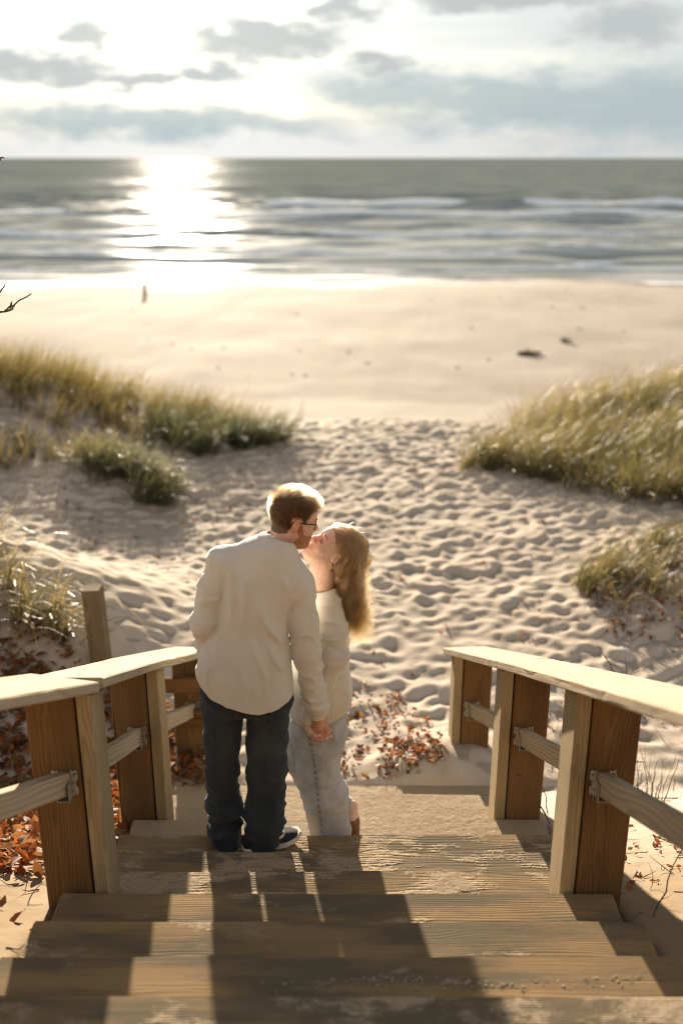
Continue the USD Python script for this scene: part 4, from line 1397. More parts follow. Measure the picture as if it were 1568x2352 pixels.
def build_woman():
    t = thing('person', 'woman with long blond windblown hair in a white knit sweater and pale jeans, face raised', 'person', (-.08, 4.34, nose(7)[1]))
    o = np.array([-.08, 4.34, nose(7)[1]])

    def put(name, m, mat, smooth=True, **k):
        m = m.copy(); m.vertices = m.vertices - o
        return part(name, m, mat, t, smooth=smooth, **k)

    head = surface(woman_neck, FH - [.20, .17, .25], FH + [.17, .17, .18], .0031)
    rest = surface(woman_body, (-.30, 4.16, -.12), (.12, 4.60, float(FH[2]) - .17), .015)
    foot = surface(lambda p: chain(p, [np.asarray(F_LEG2[-1], float), F_ANK, F_HEEL, F_HEEL + [-.07, .005, -.03]], [.036, .031, .032, .030], .015), F_HEEL - [.13, .07, .08], F_HEEL + [.06, .07, .10], .004)
    hand = surface(woman_hand, HAND - [.09, .06, .10], HAND + [.08, .06, .05], .0026)
    body = merge_skin(rest, [head, hand, foot])
    q = ((body.vertices - FH) @ FR) / F_SIZE
    tone = np.ones((len(q), 3))
    near = (np.abs(q) < .2).all(1)
    ax = np.abs(q[:, 0])
    front = near & (q[:, 1] > .06)
    tone[near & woman_hair_region(q * F_SIZE)] = (.46, .36, .27)
    cheek = np.exp(-(((ax - .042) / .020) ** 2 + ((q[:, 2] + .028) / .022) ** 2)) * front
    tone = tone * (1 - cheek[:, None] * np.array([.0, .10, .09]))
    lid = front & (np.hypot((ax - .031) / .0145, (q[:, 2] - .003) / .0115) < 1)
    tone[lid] = (.80, .66, .60)
    lash = front & (ax > .018) & (ax < .046) & (np.abs(q[:, 2] - (-.004 - .0032 * (1 - ((ax - .031) / .014) ** 2))) < .0020)
    tone[lash] = (.07, .05, .045)
    lips = front & (ax < .024 - .2 * np.abs(q[:, 2] + .0645)) & (q[:, 1] > .078) & (np.abs(q[:, 2] + .0645) < .0115)
    tone[lips] = (.86, .47, .46)
    gap = front & (ax < .028) & (q[:, 1] > .078) & (np.abs(q[:, 2] + .0642 - ax * .10) < .0017)
    tone[gap] = (.30, .14, .13)
    bm = put('body', body, M['skin_woman'])
    colors(bm, 'tone', tone)
    # clothes
    sw = surface(sweater, (-.32, 4.08, .38), (.14, 4.60, 1.36), .0058)
    sm = put('sweater', sw, M['knit'])
    v = sw.vertices
    rib = ((v[:, 2] < F_TORSO[0][0] + .065) | (np.abs((v - F_W1) @ ((F_WR - F_W1) / np.linalg.norm(F_WR - F_W1)) - .03) < .045) & (np.linalg.norm(v - F_WR, axis=1) < .12))
    colors(sm, 'tone', .35 * rib * (.5 + .5 * np.cos(np.arctan2(v[:, 1] - 4.36, v[:, 0] + .11) * 46)))
    jm = surface(light_jeans, (-.32, 4.10, -.16), (.13, 4.62, .62), .0058)
    jp = put('jeans', jm, M['light_denim'])
    v = jm.vertices
    # frayed dark stitches down the side seam, and a paler wash on the thigh
    seam_pts = [(-0.159, 0.512), (-0.145, 0.434), (-0.129, 0.301), (-0.115, 0.162), (-0.097, -0.046)]
    sd = seg2(v[:, 0], v[:, 2], seam_pts)
    dash = (np.sin(v[:, 2] * 2 * np.pi / .030) + .6 * nz(v, (20, 20, 60), 3) * 4) > -.1
    sh = np.exp(-(sd / .0055) ** 2) * dash * (v[:, 1] < 4.33) + .25 * np.exp(-(sd / .012) ** 2) * (v[:, 1] < 4.33)
    hole = np.exp(-(seg2(v[:, 0], v[:, 2], [(-0.246, 0.369), (-0.229, 0.259)]) / .008) ** 2) * .5
    colors(jp, 'tone', np.clip(sh * .62 + hole + .30 * np.clip(meshkit.fbm(v * [14, 14, 8], 3, 4) - .45, 0, 1), 0, 1))
    put('clog', surface(clog, F_HEEL - [.25, .08, .13], F_HEEL + [.08, .08, .06], .004), M['brown_leather'])
    # hoop in the ear that shows
    c = FH + FR @ (np.array([-.081, -.004, -.036]) * F_SIZE)
    a = np.linspace(0, 2 * np.pi, 25)
    put('earring', tube(np.stack([c[0] + .0065 * np.sin(a), c[1] - .004 * np.sin(a), c[2] - .013 + .013 * np.cos(a)], 1), .0018, 6), M['gold'])
    # hair
    rng = np.random.default_rng(77)
    p, q = grow(woman_head, woman_hair_region, FH, FR, 5200, 9, .2)
    n = gradient(woman_head, p)
    nS = 34
    length = rng.uniform(.24, .46, len(p)) * (1 + .1 * (q[:, 2] > 0))
    step = length / nS
    back = -FR[:, 1]
    d = n * .55 + back * .75
    cur = p + n * .001
    P = [cur.copy()]
    spread = meshkit.noise(q * 30, 5) - .5
    gust = .25 + 2.2 * np.clip(meshkit.noise(q * 26, 6) - .35, 0, 1) ** 1.5 * rng.uniform(.4, 1.6, len(q))
    for s in range(nS - 1):
        f = s / nS
        g = np.column_stack([.04 + max(0, f - .30) * gust, 0 * gust, -np.ones(len(gust))])
        d = d * (1 - .16 - .10 * f) + g * (.16 + .10 * f) * 1.15
        # keep the fall together: a lock hanging behind the shoulder
        tx = np.interp(cur[:, 2], [.95, 1.05, 1.2, 1.35, 1.45], [.070, .048, .020, .000, .004]) + spread * .24
        ty = 4.30 + (meshkit.noise(q * 24, 8) - .5) * .16
        far = sstep(-(cur[:, 2] - FH[2]), -.06, .05)
        d[:, 0] += (tx - cur[:, 0]) * 1.6 * far
        d[:, 1] += (ty - cur[:, 1]) * 1.0 * far
        d /= np.linalg.norm(d, axis=1, keepdims=True)
        cur = cur + d * step[:, None]
        gap_ = .006 + .020 * meshkit.noise(q * 18, 4) * (1 - f * .5)
        for field in ((woman_head, sweater) if s % 2 else (woman_head,)):
            h = field(cur)
            bad = h < gap_
            if bad.any():
                nn = gradient(field, cur[bad])
                cur[bad] += nn * (gap_[bad] - h[bad])[:, None]
                d[bad] = d[bad] - nn * np.minimum(0, (d[bad] * nn).sum(1))[:, None]
        P.append(cur.copy())
    P = np.stack(P, 1)
    sarr = np.linspace(0, 1, nS)[None]
    # strands gather into locks
    guide = rng.choice(len(P), 210, replace=False)
    from scipy.spatial import cKDTree
    own = guide[cKDTree(q[guide]).query(q)[1]]
    pull = (.50 * np.clip(sarr * 1.6, 0, 1) ** 1.2)[..., None] * rng.uniform(.55, 1.0, (len(P), 1, 1))
    P = P * (1 - pull) + P[own] * pull
    q = q[own] * .85 + q * .15
    ph = 6.28 * (meshkit.noise(q * 16, 12) * 2.2)[:, None] + sarr * length[:, None] / .095 * 6.28
    amp = (.003 + .027 * sarr ** 1.0)
    P[:, :, 0] += amp * np.sin(ph)
    P[:, :, 1] += amp * np.cos(ph) * .8
    P += (rng.normal(0, 1, (len(P), 1, 3)) * (.0006 + .0075 * sarr[..., None] ** 2))
    keep = ~((q[:, 1] > .055 * F_SIZE) & (rng.random(len(q)) < .35))
    strands('hair', list((P - o)[keep]), .0010, M['blond_hair'], t)
    # loose strands lifted by the wind
    fly = []
    for i in range(240):
        j = rng.integers(len(P))
        k0 = rng.integers(8, 24)
        L = rng.uniform(.05, .17) * (2.0 if i % 9 == 0 else 1)
        pt = P[j, k0].copy()
        dv = P[j, min(k0 + 2, nS - 1)] - P[j, k0 - 2]; dv /= np.linalg.norm(dv)
        line = [pt.copy()]
        curl = rng.uniform(-1, 1)
        for s in range(14):
            wind = np.array([1.0, -.1 + .2 * rng.normal(), -.25 + .5 * curl * math.cos(s * .5)])
            dv = dv * .75 + wind * .25 * (1 if i % 9 else 1.4)
            dv /= np.linalg.norm(dv)
            pt = pt + dv * L / 14
            line.append(pt.copy())
        fly.append(np.array(line) - o)
    for i in range(60):                                   # short fuzz along the parting
        j = rng.integers(len(P))
        b = P[j, 1]
        dd = gradient(woman_head, b[None])[0] + rng.normal(0, .5, 3)
        dd /= np.linalg.norm(dd)
        L = rng.uniform(.01, .035)
        fly.append(np.array([b, b + dd * L * .5 + [.002, 0, 0], b + dd * L + [.008, 0, -.002]]) - o)
    tag(strands('stray_hair', fly, .00085, M['blond_hair'], t), kind='stuff')
    # brow
    x = rng.uniform(.014, .050, 220) * rng.choice([-1, 1], 220)
    qq = np.stack([x, .13 + 0 * x, .0265 + .005 * (1 - (np.abs(np.abs(x) - .034) / .02) ** 2) + rng.normal(0, .0014, 220)], 1) * F_SIZE
    P0 = FH + qq @ FR.T
    for _ in range(12):
        P0 = P0 - FR[:, 1] * np.clip(woman_head(P0), -.02, .02)[:, None] * .8
    tip = P0 + FR[:, 1] * .0015 + np.sign(x)[:, None] * FR[:, 0] * .008
    for s in (-1, 1):
        strands('eyebrow', list(np.stack([P0 - o, tip - o], 1)[x * s > 0]), .0008, M['ginger_hair'], t)
    # finger nails
    for tip, dr in (((.007, -.032, -.034), (.3, -1, .3)), ((.041, -.0255, -.053), (.4, -1, .3)), ((.061, -.0175, -.047), (.4, -1, .3))):
        b = trimesh.creation.icosphere(2, 1); b.vertices *= [.0052, .0016, .0042]
        b.apply_translation(HAND + tip)
        put('nail', b, plain_nail)


plain_nail = plain('pale_nail', (.80, .62, .56), .2, .5)
build_woman()

# ---------------------------------------------------------------- dune grass
def blade_material(name, a, b, c):
    g = Graph()
    t = g.add('attribute', 'fac', attribute='shade')
    col = g.ramp(t, [(0.0, a), (0.5, b), (1.0, c)])
    bs = g.add('principled_bsdf', 'BSDF', base_color=col, roughness=.42, specular_ior_level=.28)
    tr = g.add('translucent_bsdf', 'BSDF', color=g.mix(1.0, col, (1.5, 1.4, .9), 'multiply'))
    return g.build(name, surface=g.add('mix_closure', 'closure', fac=.32, closure1=bs, closure2=tr))


M['marram'] = blade_material('marram_grass', (.040, .044, .020), (.120, .110, .048), (.31, .24, .12))
M['marram_grey'] = blade_material('grey_green_marram', (.040, .050, .030), (.105, .118, .072), (.30, .255, .14))
M['straw'] = blade_material('dry_straw', (.16, .12, .06), (.34, .27, .14), (.50, .42, .25))


def blades(roots, length, rng, lean=(.25, -.1), spread=.55, droop=.8, width=.0078, dry=.35, segs=4):
    """Ribbon blades rooted at roots (n, 3). Returns vertices, faces and a 0..1 shade."""
    n = len(roots)
    az = rng.uniform(0, 2 * np.pi, n)
    L = length * rng.uniform(.40, 1.25, n)
    tilt = np.abs(rng.normal(0, spread, n)) * .6
    out = np.stack([np.cos(az), np.sin(az)], 1) * np.sin(tilt)[:, None] + np.asarray(lean)
    d = np.column_stack([out, np.cos(tilt)])
    d /= np.linalg.norm(d, axis=1, keepdims=True)
    bend = droop * rng.uniform(.3, 1.5, n)
    cur = roots.copy(); P, W_ = [cur.copy()], []
    for s in range(segs):
        h = d[:, :2] / np.maximum(np.linalg.norm(d[:, :2], axis=1, keepdims=True), .05)
        d = d + np.column_stack([h * .35, -np.ones(n)]) * (bend * (s + .4) / segs * .42)[:, None]
        d /= np.linalg.norm(d, axis=1, keepdims=True)
        cur = cur + d * (L / segs)[:, None]
        P.append(cur.copy())
    P = np.stack(P, 1)
    ta = rng.uniform(0, 2 * np.pi, n)
    side = np.stack([np.cos(ta), np.sin(ta), rng.normal(0, .25, n)], 1)
    w = width * rng.uniform(.7, 1.3, n)
    prof = np.interp(np.linspace(0, 1, segs + 1), [0, .25, .7, 1], [.75, 1, .7, .06])
    A, B = P - side[:, None] * (w[:, None] * prof)[..., None] / 2, P + side[:, None] * (w[:, None] * prof)[..., None] / 2
    V = np.stack([A, B], 2).reshape(n, -1, 3)
    m = 2 * (segs + 1)
    f = []
    for s in range(segs):
        o = 2 * s
        f += [(o, o + 1, o + 3), (o, o + 3, o + 2)]
    F = (np.array(f)[None] + (np.arange(n) * m)[:, None, None]).reshape(-1, 3)
    sh = np.clip(rng.normal(dry, .24, n)[:, None] + np.linspace(-.06, .22, segs + 1)[None], 0, 1)
    return V.reshape(-1, 3), F, np.repeat(sh, 2, axis=1).ravel()


def tufts(xy, per, radius, rng):
    n = len(xy)
    r = np.abs(rng.normal(0, radius, (n, per))); a = rng.uniform(0, 6.283, (n, per))
    x, y = xy[:, :1] + r * np.cos(a), xy[:, 1:] + r * np.sin(a)
    x, y = x.ravel(), y.ravel()
    return np.column_stack([x, y, gz(x, y) - .02])


def scatter_in(poly, n, rng, patch=None, seed=0):
    from shapely.geometry import Polygon
    from shapely import contains_xy
    P = Polygon(poly); x0, y0, x1, y1 = P.bounds
    out = []
    while sum(map(len, out)) < n:
        q = rng.uniform((x0, y0), (x1, y1), (n * 4, 2))
        ok = contains_xy(P, q[:, 0], q[:, 1])
        if patch:
            ok &= meshkit.fbm(np.column_stack([q * patch, np.zeros(len(q))]), 2, seed) > rng.uniform(.32, .58, len(q))
        out.append(q[ok])
    return np.vstack(out)[:n]


def grass(name, groups, mat, label, category='grass', kind=None, group=None):
    """groups: lists of (roots, length, options). All of it becomes one object."""
    vs, fs, ss, o = [], [], [], 0
    for V, F, S in groups:
        vs.append(V); fs.append(F + o); ss.append(S); o += len(V)
    V, F, S = np.vstack(vs), np.vstack(fs), np.concatenate(ss)
    m = part(name, (V, F), mat)
    colors(m, 'shade', S)
    tag(m, label, category, group, kind)


def build_grass():
    r = np.random.default_rng(101)
    ridge_l = [(-7.2, 14.2), (-7.2, 17.2), (-4.6, 17.3), (-3.0, 16.6), (-1.9, 15.6), (-1.2, 15.0), (-1.7, 14.5), (-3.2, 15.0), (-4.6, 14.7), (-5.6, 14.0)]
    low_l = [(-5.4, 11.9), (-5.4, 14.4), (-3.6, 14.9), (-2.7, 13.9), (-3.0, 12.3), (-4.0, 11.7)]
    grass('dune_grass', [blades(tufts(scatter_in(ridge_l, 300, r, 1.5, 1), 22, .13, r), .66, r, (.30, -.12), .75, .8, width=.0066, dry=.56),
                         blades(tufts(scatter_in([(-6.6, 15.4), (-3.2, 15.0), (-1.7, 14.8), (-1.3, 15.3), (-3.0, 16.3), (-6.6, 16.8)], 130, r), 20, .14, r), .62, r, (.30, -.12), .75, .8, width=.0066, dry=.55),
                         blades(tufts(scatter_in(low_l, 120, r, .9, 2), 18, .08, r), .46, r, (.22, -.15), .7, 1.0, dry=.68)], M['marram'],
          'straw-green marram grass thinly covering the dune left of the path', kind='stuff')
    ridge_r = [(1.62, 12.75), (2.25, 12.3), (2.75, 11.6), (3.4, 10.8), (4.4, 9.8), (6.3, 9.6), (7.4, 13), (7.4, 17.3), (4.6, 17.0), (2.85, 15.9), (2.5, 14.4)]
    grass('dune_grass', [blades(tufts(scatter_in(ridge_r, 780, r, 1.2, 4), 26, .13, r), .62, r, (.17, -.05), 1.15, 1.0, width=.0066, dry=.50),
                         blades(tufts(scatter_in([(2.9, 15.2), (2.9, 16.3), (6.5, 17.2), (6.5, 15.6)], 130, r, 1.2, 5), 20, .13, r), .78, r, (.24, -.06), .95, .7, width=.006, dry=.60),
                         blades(tufts(scatter_in([(2.0, 12.6), (2.65, 11.5), (3.15, 10.8), (3.9, 10.0), (5.4, 9.9), (5.4, 12.6), (3.4, 13.2)], 300, r, .9, 13), 24, .13, r), .48, r, (.14, -.06), 1.2, 1.0, width=.0066, dry=.36)], M['marram'],
          'dense olive and gold marram grass covering the dune right of the path', kind='stuff')
    G = 'separate clumps of marram grass on the sand'
    grass('grass_clump', [blades(tufts(scatter_in([(-2.75, 13.1), (-2.9, 14.6), (-2.0, 14.9), (-1.0, 14.55), (-.72, 14.2), (-1.5, 13.4), (-1.85, 13.2)], 105, r, 1.2, 6), 36, .12, r), .60, r, (.24, -.15), .85, .95, width=.007, dry=.30)], M['marram_grey'],
          'large grey-green marram clump on the left edge of the path', 'grass clump', group=G)
    grass('grass_clump', [blades(tufts(scatter_in([(-3.35, 12.1), (-2.75, 12.2), (-2.0, 11.6), (-1.85, 11.2), (-2.4, 10.95), (-2.9, 11.35)], 74, r, 1.5, 7), 36, .11, r), .47, r, (.22, -.2), .9, 1.0, width=.007, dry=.34)], M['marram_grey'],
          'low bushy marram clump left of the path, nearer than the dune ridge', 'grass clump', group=G)
    grass('grass_clump', [blades(tufts(scatter_in([(2.25, 8.2), (2.3, 8.7), (2.9, 9.5), (3.8, 9.4), (3.6, 7.7), (2.8, 7.5), (2.45, 7.75)], 74, r, 2.0, 11), 34, .09, r), .32, r, (.15, -.1), .8, .9, width=.0055, dry=.42),
                          blades(tufts(scatter_in([(2.2, 8.35), (2.2, 8.7), (2.5, 8.75), (2.5, 8.35)], 6, r), 30, .05, r), .46, r, (.1, -.1), .5, .7, width=.006, dry=.3)], M['marram'],
          'small green and tan grass clump with brown leaves right of the path', 'grass clump', group=G)
    grass('grass_clump', [blades(tufts(scatter_in([(1.55, 12.6), (1.75, 13.3), (2.3, 13.2), (2.1, 12.5)], 16, r), 36, .07, r), .46, r, (.2, -.1), .6, .9, dry=.45)], M['marram'],
          'thin tuft at the left tip of the right hand dune grass', 'grass clump', group=G)
    grass('grass_clump', [blades(tufts(np.array([(-2.50, 6.86), (-2.36, 6.62), (-2.18, 6.70), (-2.62, 6.55), (-2.05, 6.58), (-2.74, 7.0)]), 50, .055, r), .66, r, (.14, -.10), .85, 1.7, width=.0075, dry=.55, segs=7),
                          blades(tufts(scatter_in([(-3.1, 6.4), (-3.0, 7.6), (-2.3, 7.2), (-1.9, 6.7), (-2.0, 6.3)], 26, r), 11, .06, r), .55, r, (.2, -.1), .9, 1.4, width=.0055, dry=.85, segs=6)], M['marram'],
          'arching green and straw grass clump behind the left railing beside the lone post', 'grass clump', group=G)


build_grass()


# ---------------------------------------------------------------- fallen leaves
def leaf_material(name, a, b):
    g = Graph()
    o = g.add('texture_coordinate', 'object')
    n = g.noise(o, 55.0, 3.0, .6)
    col = g.mix(g.smooth(n, .35, .65), a, b)
    bs = g.add('principled_bsdf', 'BSDF', base_color=col, roughness=.65, specular_ior_level=.2)
    tr = g.add('translucent_bsdf', 'BSDF', color=g.mix(1.0, col, (1.15, .8, .5), 'multiply'))
    return g.build(name, surface=g.add('mix_closure', 'closure', fac=.35, closure1=bs, closure2=tr))


LEAF_LOOKS = [leaf_material('russet_leaf', (.25, .092, .030), (.16, .062, .024)), leaf_material('brown_leaf', (.20, .105, .050), (.12, .062, .032)),
              leaf_material('orange_leaf', (.40, .145, .030), (.27, .09, .022)), leaf_material('tan_leaf', (.32, .21, .11), (.21, .125, .06))]


def leaf_shape(seed):
    r = np.random.default_rng(seed)
    L, Wd = 1.0, r.uniform(.42, .56)
    curl, fold, twist = r.uniform(-1.3, 1.5), r.uniform(-.1, .55), r.uniform(-.7, .7)
    u = np.linspace(0, 1, 8)
    half = Wd / 2 * np.sin(np.pi * u ** .85) ** .8 * (1 + .08 * np.sin(u * 22 + seed))
    half[0] = half[-1] = .012
    rows = []
    for i, t in enumerate(u):
        ang = curl * (t - .3)
        cx = np.sin(ang) / curl if abs(curl) > .05 else t - .3
        cz = (1 - np.cos(ang)) / curl if abs(curl) > .05 else 0
        for k in (-1, -.5, 0, .5, 1):
            y = half[i] * k
            z = cz + fold * abs(k) * half[i] + .06 * np.sin(7 * t + 2 * k + seed) * half[i]
            tw = twist * (t - .5)
            rows.append((cx, y * math.cos(tw) - z * math.sin(tw) * .3, z + y * math.sin(tw)))
    v = np.array(rows)
    v[:, 2] -= v[:, 2].min()
    stem = tube([(-.42 if abs(curl) < .05 else -.30 - .12, .0, v[2, 2] + .03), tuple(v[2])], [.012, .016], 4)
    f = grid_faces(8, 5)
    return trimesh.util.concatenate([trimesh.Trimesh(v, f, process=False), stem])


SHAPES = ['twisted', 'curling', 'folded', 'folded', 'cupped', 'curling', 'flat', 'curling']
LEAVES = [leaf_shape(s) for s in range(8)]


def leaf_frames(xy, lift, rng, size=(.055, .095), flat=.35):
    n = len(xy)
    z = gz(xy[:, 0], xy[:, 1]) + lift
    out = np.zeros((n, 4, 4))
    for i in range(n):
        a = rng.uniform(0, 6.283)
        t = trimesh.transformations.euler_matrix(rng.normal(0, flat), rng.normal(0, flat), a)
        out[i] = t * 1
        s = rng.uniform(*size)
        out[i][:3, :3] = t[:3, :3] * s
        out[i][:3, 3] = (xy[i, 0], xy[i, 1], z[i] + .003)
        out[i][3, 3] = 1
    return out


def build_leaves():
    r = np.random.default_rng(55)
    for i, m in enumerate(LEAVES):
        c = stage.CreateClassPrim(f'/World/leaf_shape_{i:03d}')
        usdkit.mesh(stage, f'/World/leaf_shape_{i:03d}/blade', m, LEAF_LOOKS[[0, 1, 0, 2, 3, 1, 0, 3][i]], smooth=40)

    def pile(poly, n, top, patch=None, seed=0, **k):
        xy = scatter_in(poly, n, r, patch, seed)
        h = meshkit.fbm(np.column_stack([xy * 2.2, np.zeros(n)]), 2, 70) * top
        lift = h * r.uniform(0, 1, n)
        return np.column_stack([xy, lift]), leaf_frames(xy, lift, r, **k)

    zones = []
    drift = [(-2.3, 3.9), (-2.7, 6.3), (-1.75, 6.35), (-1.0, 6.15), (-.80, 5.75), (-.72, 5.0), (-.76, 4.72), (-1.0, 4.50), (-1.12, 4.2), (-1.12, 3.9), (-1.3, 3.55)]
    zones.append(('leaf in the deep drift beside the left railing', 'leaves drifted beside the left railing', pile(drift, 3300, .14, flat=.55), 150))
    foot = [(-1.02, 4.45), (-.98, 4.95), (-.70, 4.9), (-.66, 4.66), (-.80, 4.47)]
    zones.append(('leaf heaped on the steps at the second left post', 'leaves heaped on the steps by the left post', pile(foot, 130, .13, flat=.6, size=(.06, .10)), 40))
    patch = [(-.75, 5.55), (-.8, 6.5), (-.2, 6.9), (.45, 6.7), (.70, 5.95), (.66, 5.46), (.3, 5.42)]
    zones.append(('leaf in the patch on the sand right of the woman', 'leaves in the patch right of the woman', pile(patch, 420, .01, 1.4, 3, size=(.028, .066), flat=.25), 30))
    heap = [(.22, 5.50), (.30, 5.95), (.62, 5.80), (.66, 5.48)]
    zones.append(('leaf heaped at the bottom step by the far right post', 'leaves heaped at the bottom step on the right', pile(heap, 150, .015, None, 0, size=(.030, .066), flat=.24), 22))
    path = [(-1.5, 6.0), (-3.5, 11), (-1.5, 14), (1.8, 13), (2.5, 9), (2.2, 6.4), (.8, 5.9)]
    zones.append(('leaf lying singly on the trodden sand of the path', 'leaves strewn over the path', pile(path, 230, .01, 1.0, 5, size=(.045, .075)), 20))
    right = [(1.15, 3.4), (1.25, 5.2), (1.3, 6.6), (2.8, 6.6), (2.3, 4.4), (1.7, 3.3)]
    zones.append(('leaf on the sand outside the right railing', 'leaves outside the right railing', pile(right, 150, .02, 1.6, 8, size=(.026, .052)), 15))
    clump = [(2.2, 7.6), (2.2, 8.8), (3.3, 9.2), (3.5, 7.6), (2.7, 7.2)]
    zones.append(('leaf caught under the small grass clump right of the path', 'leaves under the small right grass clump', pile(clump, 420, .05, size=(.04, .075)), 8))
    tuft = [(-2.9, 6.1), (-2.9, 7.0), (-2.0, 6.7), (-1.75, 6.3), (-2.0, 5.9)]
    zones.append(('leaf under the arching grass behind the left railing', 'leaves under the near left grass', pile(tuft, 240, .05), 10))
    near = [(-1.7, 2.5), (-1.9, 3.7), (-1.2, 3.65), (-1.12, 2.4)]
    zones.append(('leaf lying left of the steps near the first left post', 'leaves left of the nearest steps', pile(near, 40, .02, 2.0, 2), 8))
    verts, faces, mats, o = [[] for _ in range(4)], [[] for _ in range(4)], None, [0] * 4
    for label, group, (xyz, fr), top in zones:
        # those that show largest: near the camera and on top of the heap
        dist = np.hypot(xyz[:, 0], xyz[:, 1])
        sc = fr[:, 0, 0] ** 2 + fr[:, 1, 0] ** 2 + fr[:, 2, 0] ** 2
        order = np.argsort(-(np.sqrt(sc) / dist + xyz[:, 2] * .05))
        inside = np.abs(xyz[:, 0]) < (.34 * xyz[:, 1] * 1.16 + .32)
        order = [i for i in order if inside[i]] + [i for i in order if not inside[i]]
        for rank, i in enumerate(order):
            k = r.integers(8)
            if rank < top and inside[i]:
                x = UsdGeom.Xform.Define(stage, path_for('fallen_leaf'))
                x.GetPrim().GetReferences().AddInternalReference(f'/World/leaf_shape_{k:03d}')
                x.GetPrim().SetInstanceable(True)
                x.AddTransformOp().Set(Gf.Matrix4d(*fr[i].T.ravel().tolist()))
                look = [0, 1, 0, 2, 3, 1, 0, 3][k]
                tag(x, ('large ' if sc[i] ** .5 > .078 else '') + ['russet', 'dark brown', 'orange', 'tan'][look] + ' ' + SHAPES[k] + ' ' + label, 'leaf', ['russet', 'dark brown', 'orange', 'tan'][look] + ' ' + SHAPES[k] + ' ' + group)
            else:
                q = [0, 1, 0, 2, 3, 1, 0, 3][k]
                m = LEAVES[k]
                verts[q].append(m.vertices @ fr[i][:3, :3].T + fr[i][:3, 3]); faces[q].append(m.faces + o[q]); o[q] += len(m.vertices)
    for q in range(4):
        m = part('leaf_litter', (np.vstack(verts[q]), np.vstack(faces[q])), LEAF_LOOKS[q])
        tag(m, ['russet', 'dark brown', 'orange', 'tan'][q] + ' fallen leaves filling the drifts and strewn over the sand', 'leaves', kind='stuff')


build_leaves()


# ---------------------------------------------------------------- bare twigs
M['twig'] = plain('dark_twig_bark', (.075, .048, .032), .75, .25, noise=(60, (.12, .085, .06)))


def wander(p, d, L, n, rng, wob=.12, pull=(0, 0, 0)):
    p, d = np.asarray(p, float), np.asarray(d, float) / np.linalg.norm(d)
    out = [p]
    for i in range(n):
        d = d + rng.normal(0, wob, 3) + np.asarray(pull)
        d /= np.linalg.norm(d)
        p = p + d * L / n
        out.append(p)
    return np.array(out)


def twig(label, lines, r0, category='bare twig', name='bare_twig', side=0, seed=0):
    """lines: polylines of world points, the first one the main stem; each becomes a part."""
    r = np.random.default_rng(seed)
    base = np.asarray(lines[0][0], float)
    t = thing(name, label, category, tuple(base))
    for i, l in enumerate(lines):
        l = np.asarray(l, float)
        dense = [l[0]]
        for a, b in zip(l[:-1], l[1:]):
            for s in (.34, .67, 1):
                dense.append(a + (b - a) * s + r.normal(0, .004, 3) * (s < 1))
        rr = r0 * (1 if i == 0 else .62)
        part('stem' if i == 0 else 'side_twig', tube(np.array(dense) - base, np.linspace(rr, rr * .35, len(dense)), 6), M['twig'], t, smooth=True)
    return t


twig('two thin curved stems leaning before the second right post', [[(1.039, 4.160, 0.031), (0.956, 4.200, 0.182), (0.873, 4.220, 0.280), (0.839, 4.240, 0.337)], [(1.036, 4.200, 0.058), (1.011, 4.240, 0.180), (0.941, 4.260, 0.243), (0.860, 4.280, 0.224)], [(0.873, 4.220, 0.280), (0.909, 4.220, 0.255), (0.942, 4.220, 0.285)]], .0042, seed=1)
twig('forked bare twig sticking up behind the right hand rail', [[(1.680, 5.300, 0.181), (1.633, 5.400, 0.259), (1.562, 5.450, 0.361)], [(1.633, 5.400, 0.259), (1.711, 5.400, 0.220), (1.758, 5.400, 0.200)], [(1.715, 5.300, 0.222), (1.792, 5.350, 0.271), (1.843, 5.400, 0.327)], [(1.715, 5.300, 0.222), (1.695, 5.300, 0.328), (1.690, 5.300, 0.380)], [(1.744, 5.300, 0.246), (1.810, 5.300, 0.269), (1.853, 5.300, 0.304)]], .0045, seed=2)
twig('single straight dark stem slanting up at the right edge', [[(1.161, 3.050, 0.321), (1.224, 3.120, 0.436), (1.294, 3.200, 0.555), (1.363, 3.250, 0.690)]], .0040, seed=3)
r_ = np.random.default_rng(9)
for k, (bx, by, dx) in enumerate(((1476, 1868, -4), (1492, 1862, 14), (1515, 1880, 40))):
    ls = []
    for j in range(5):
        x0, y0 = bx + r_.normal(0, 9), by + r_.normal(0, 6)
        h = r_.uniform(70, 160)
        ls.append((x0, y0, x0 + dx * r_.uniform(.2, 1.6), y0 - h))
    def up(px, py, y):
        u, v = px - 784, py - 1176
        d = np.array([u, 2287 * ct - v * st, -2287 * st - v * ct]); return CAM + d * (y / d[1])
    twig(['upright bare stems tight against the near right post', 'spindly bare stems right of the near right post', 'slanting bare stems at the right edge behind the lower rail'][k],
         [[up(a, b, 4.75), up((a + c_) / 2 + r_.normal(0, 6), (b + d_) / 2, 4.78), up(c_, d_, 4.82)] for a, b, c_, d_ in ls], .0040, seed=20 + k)
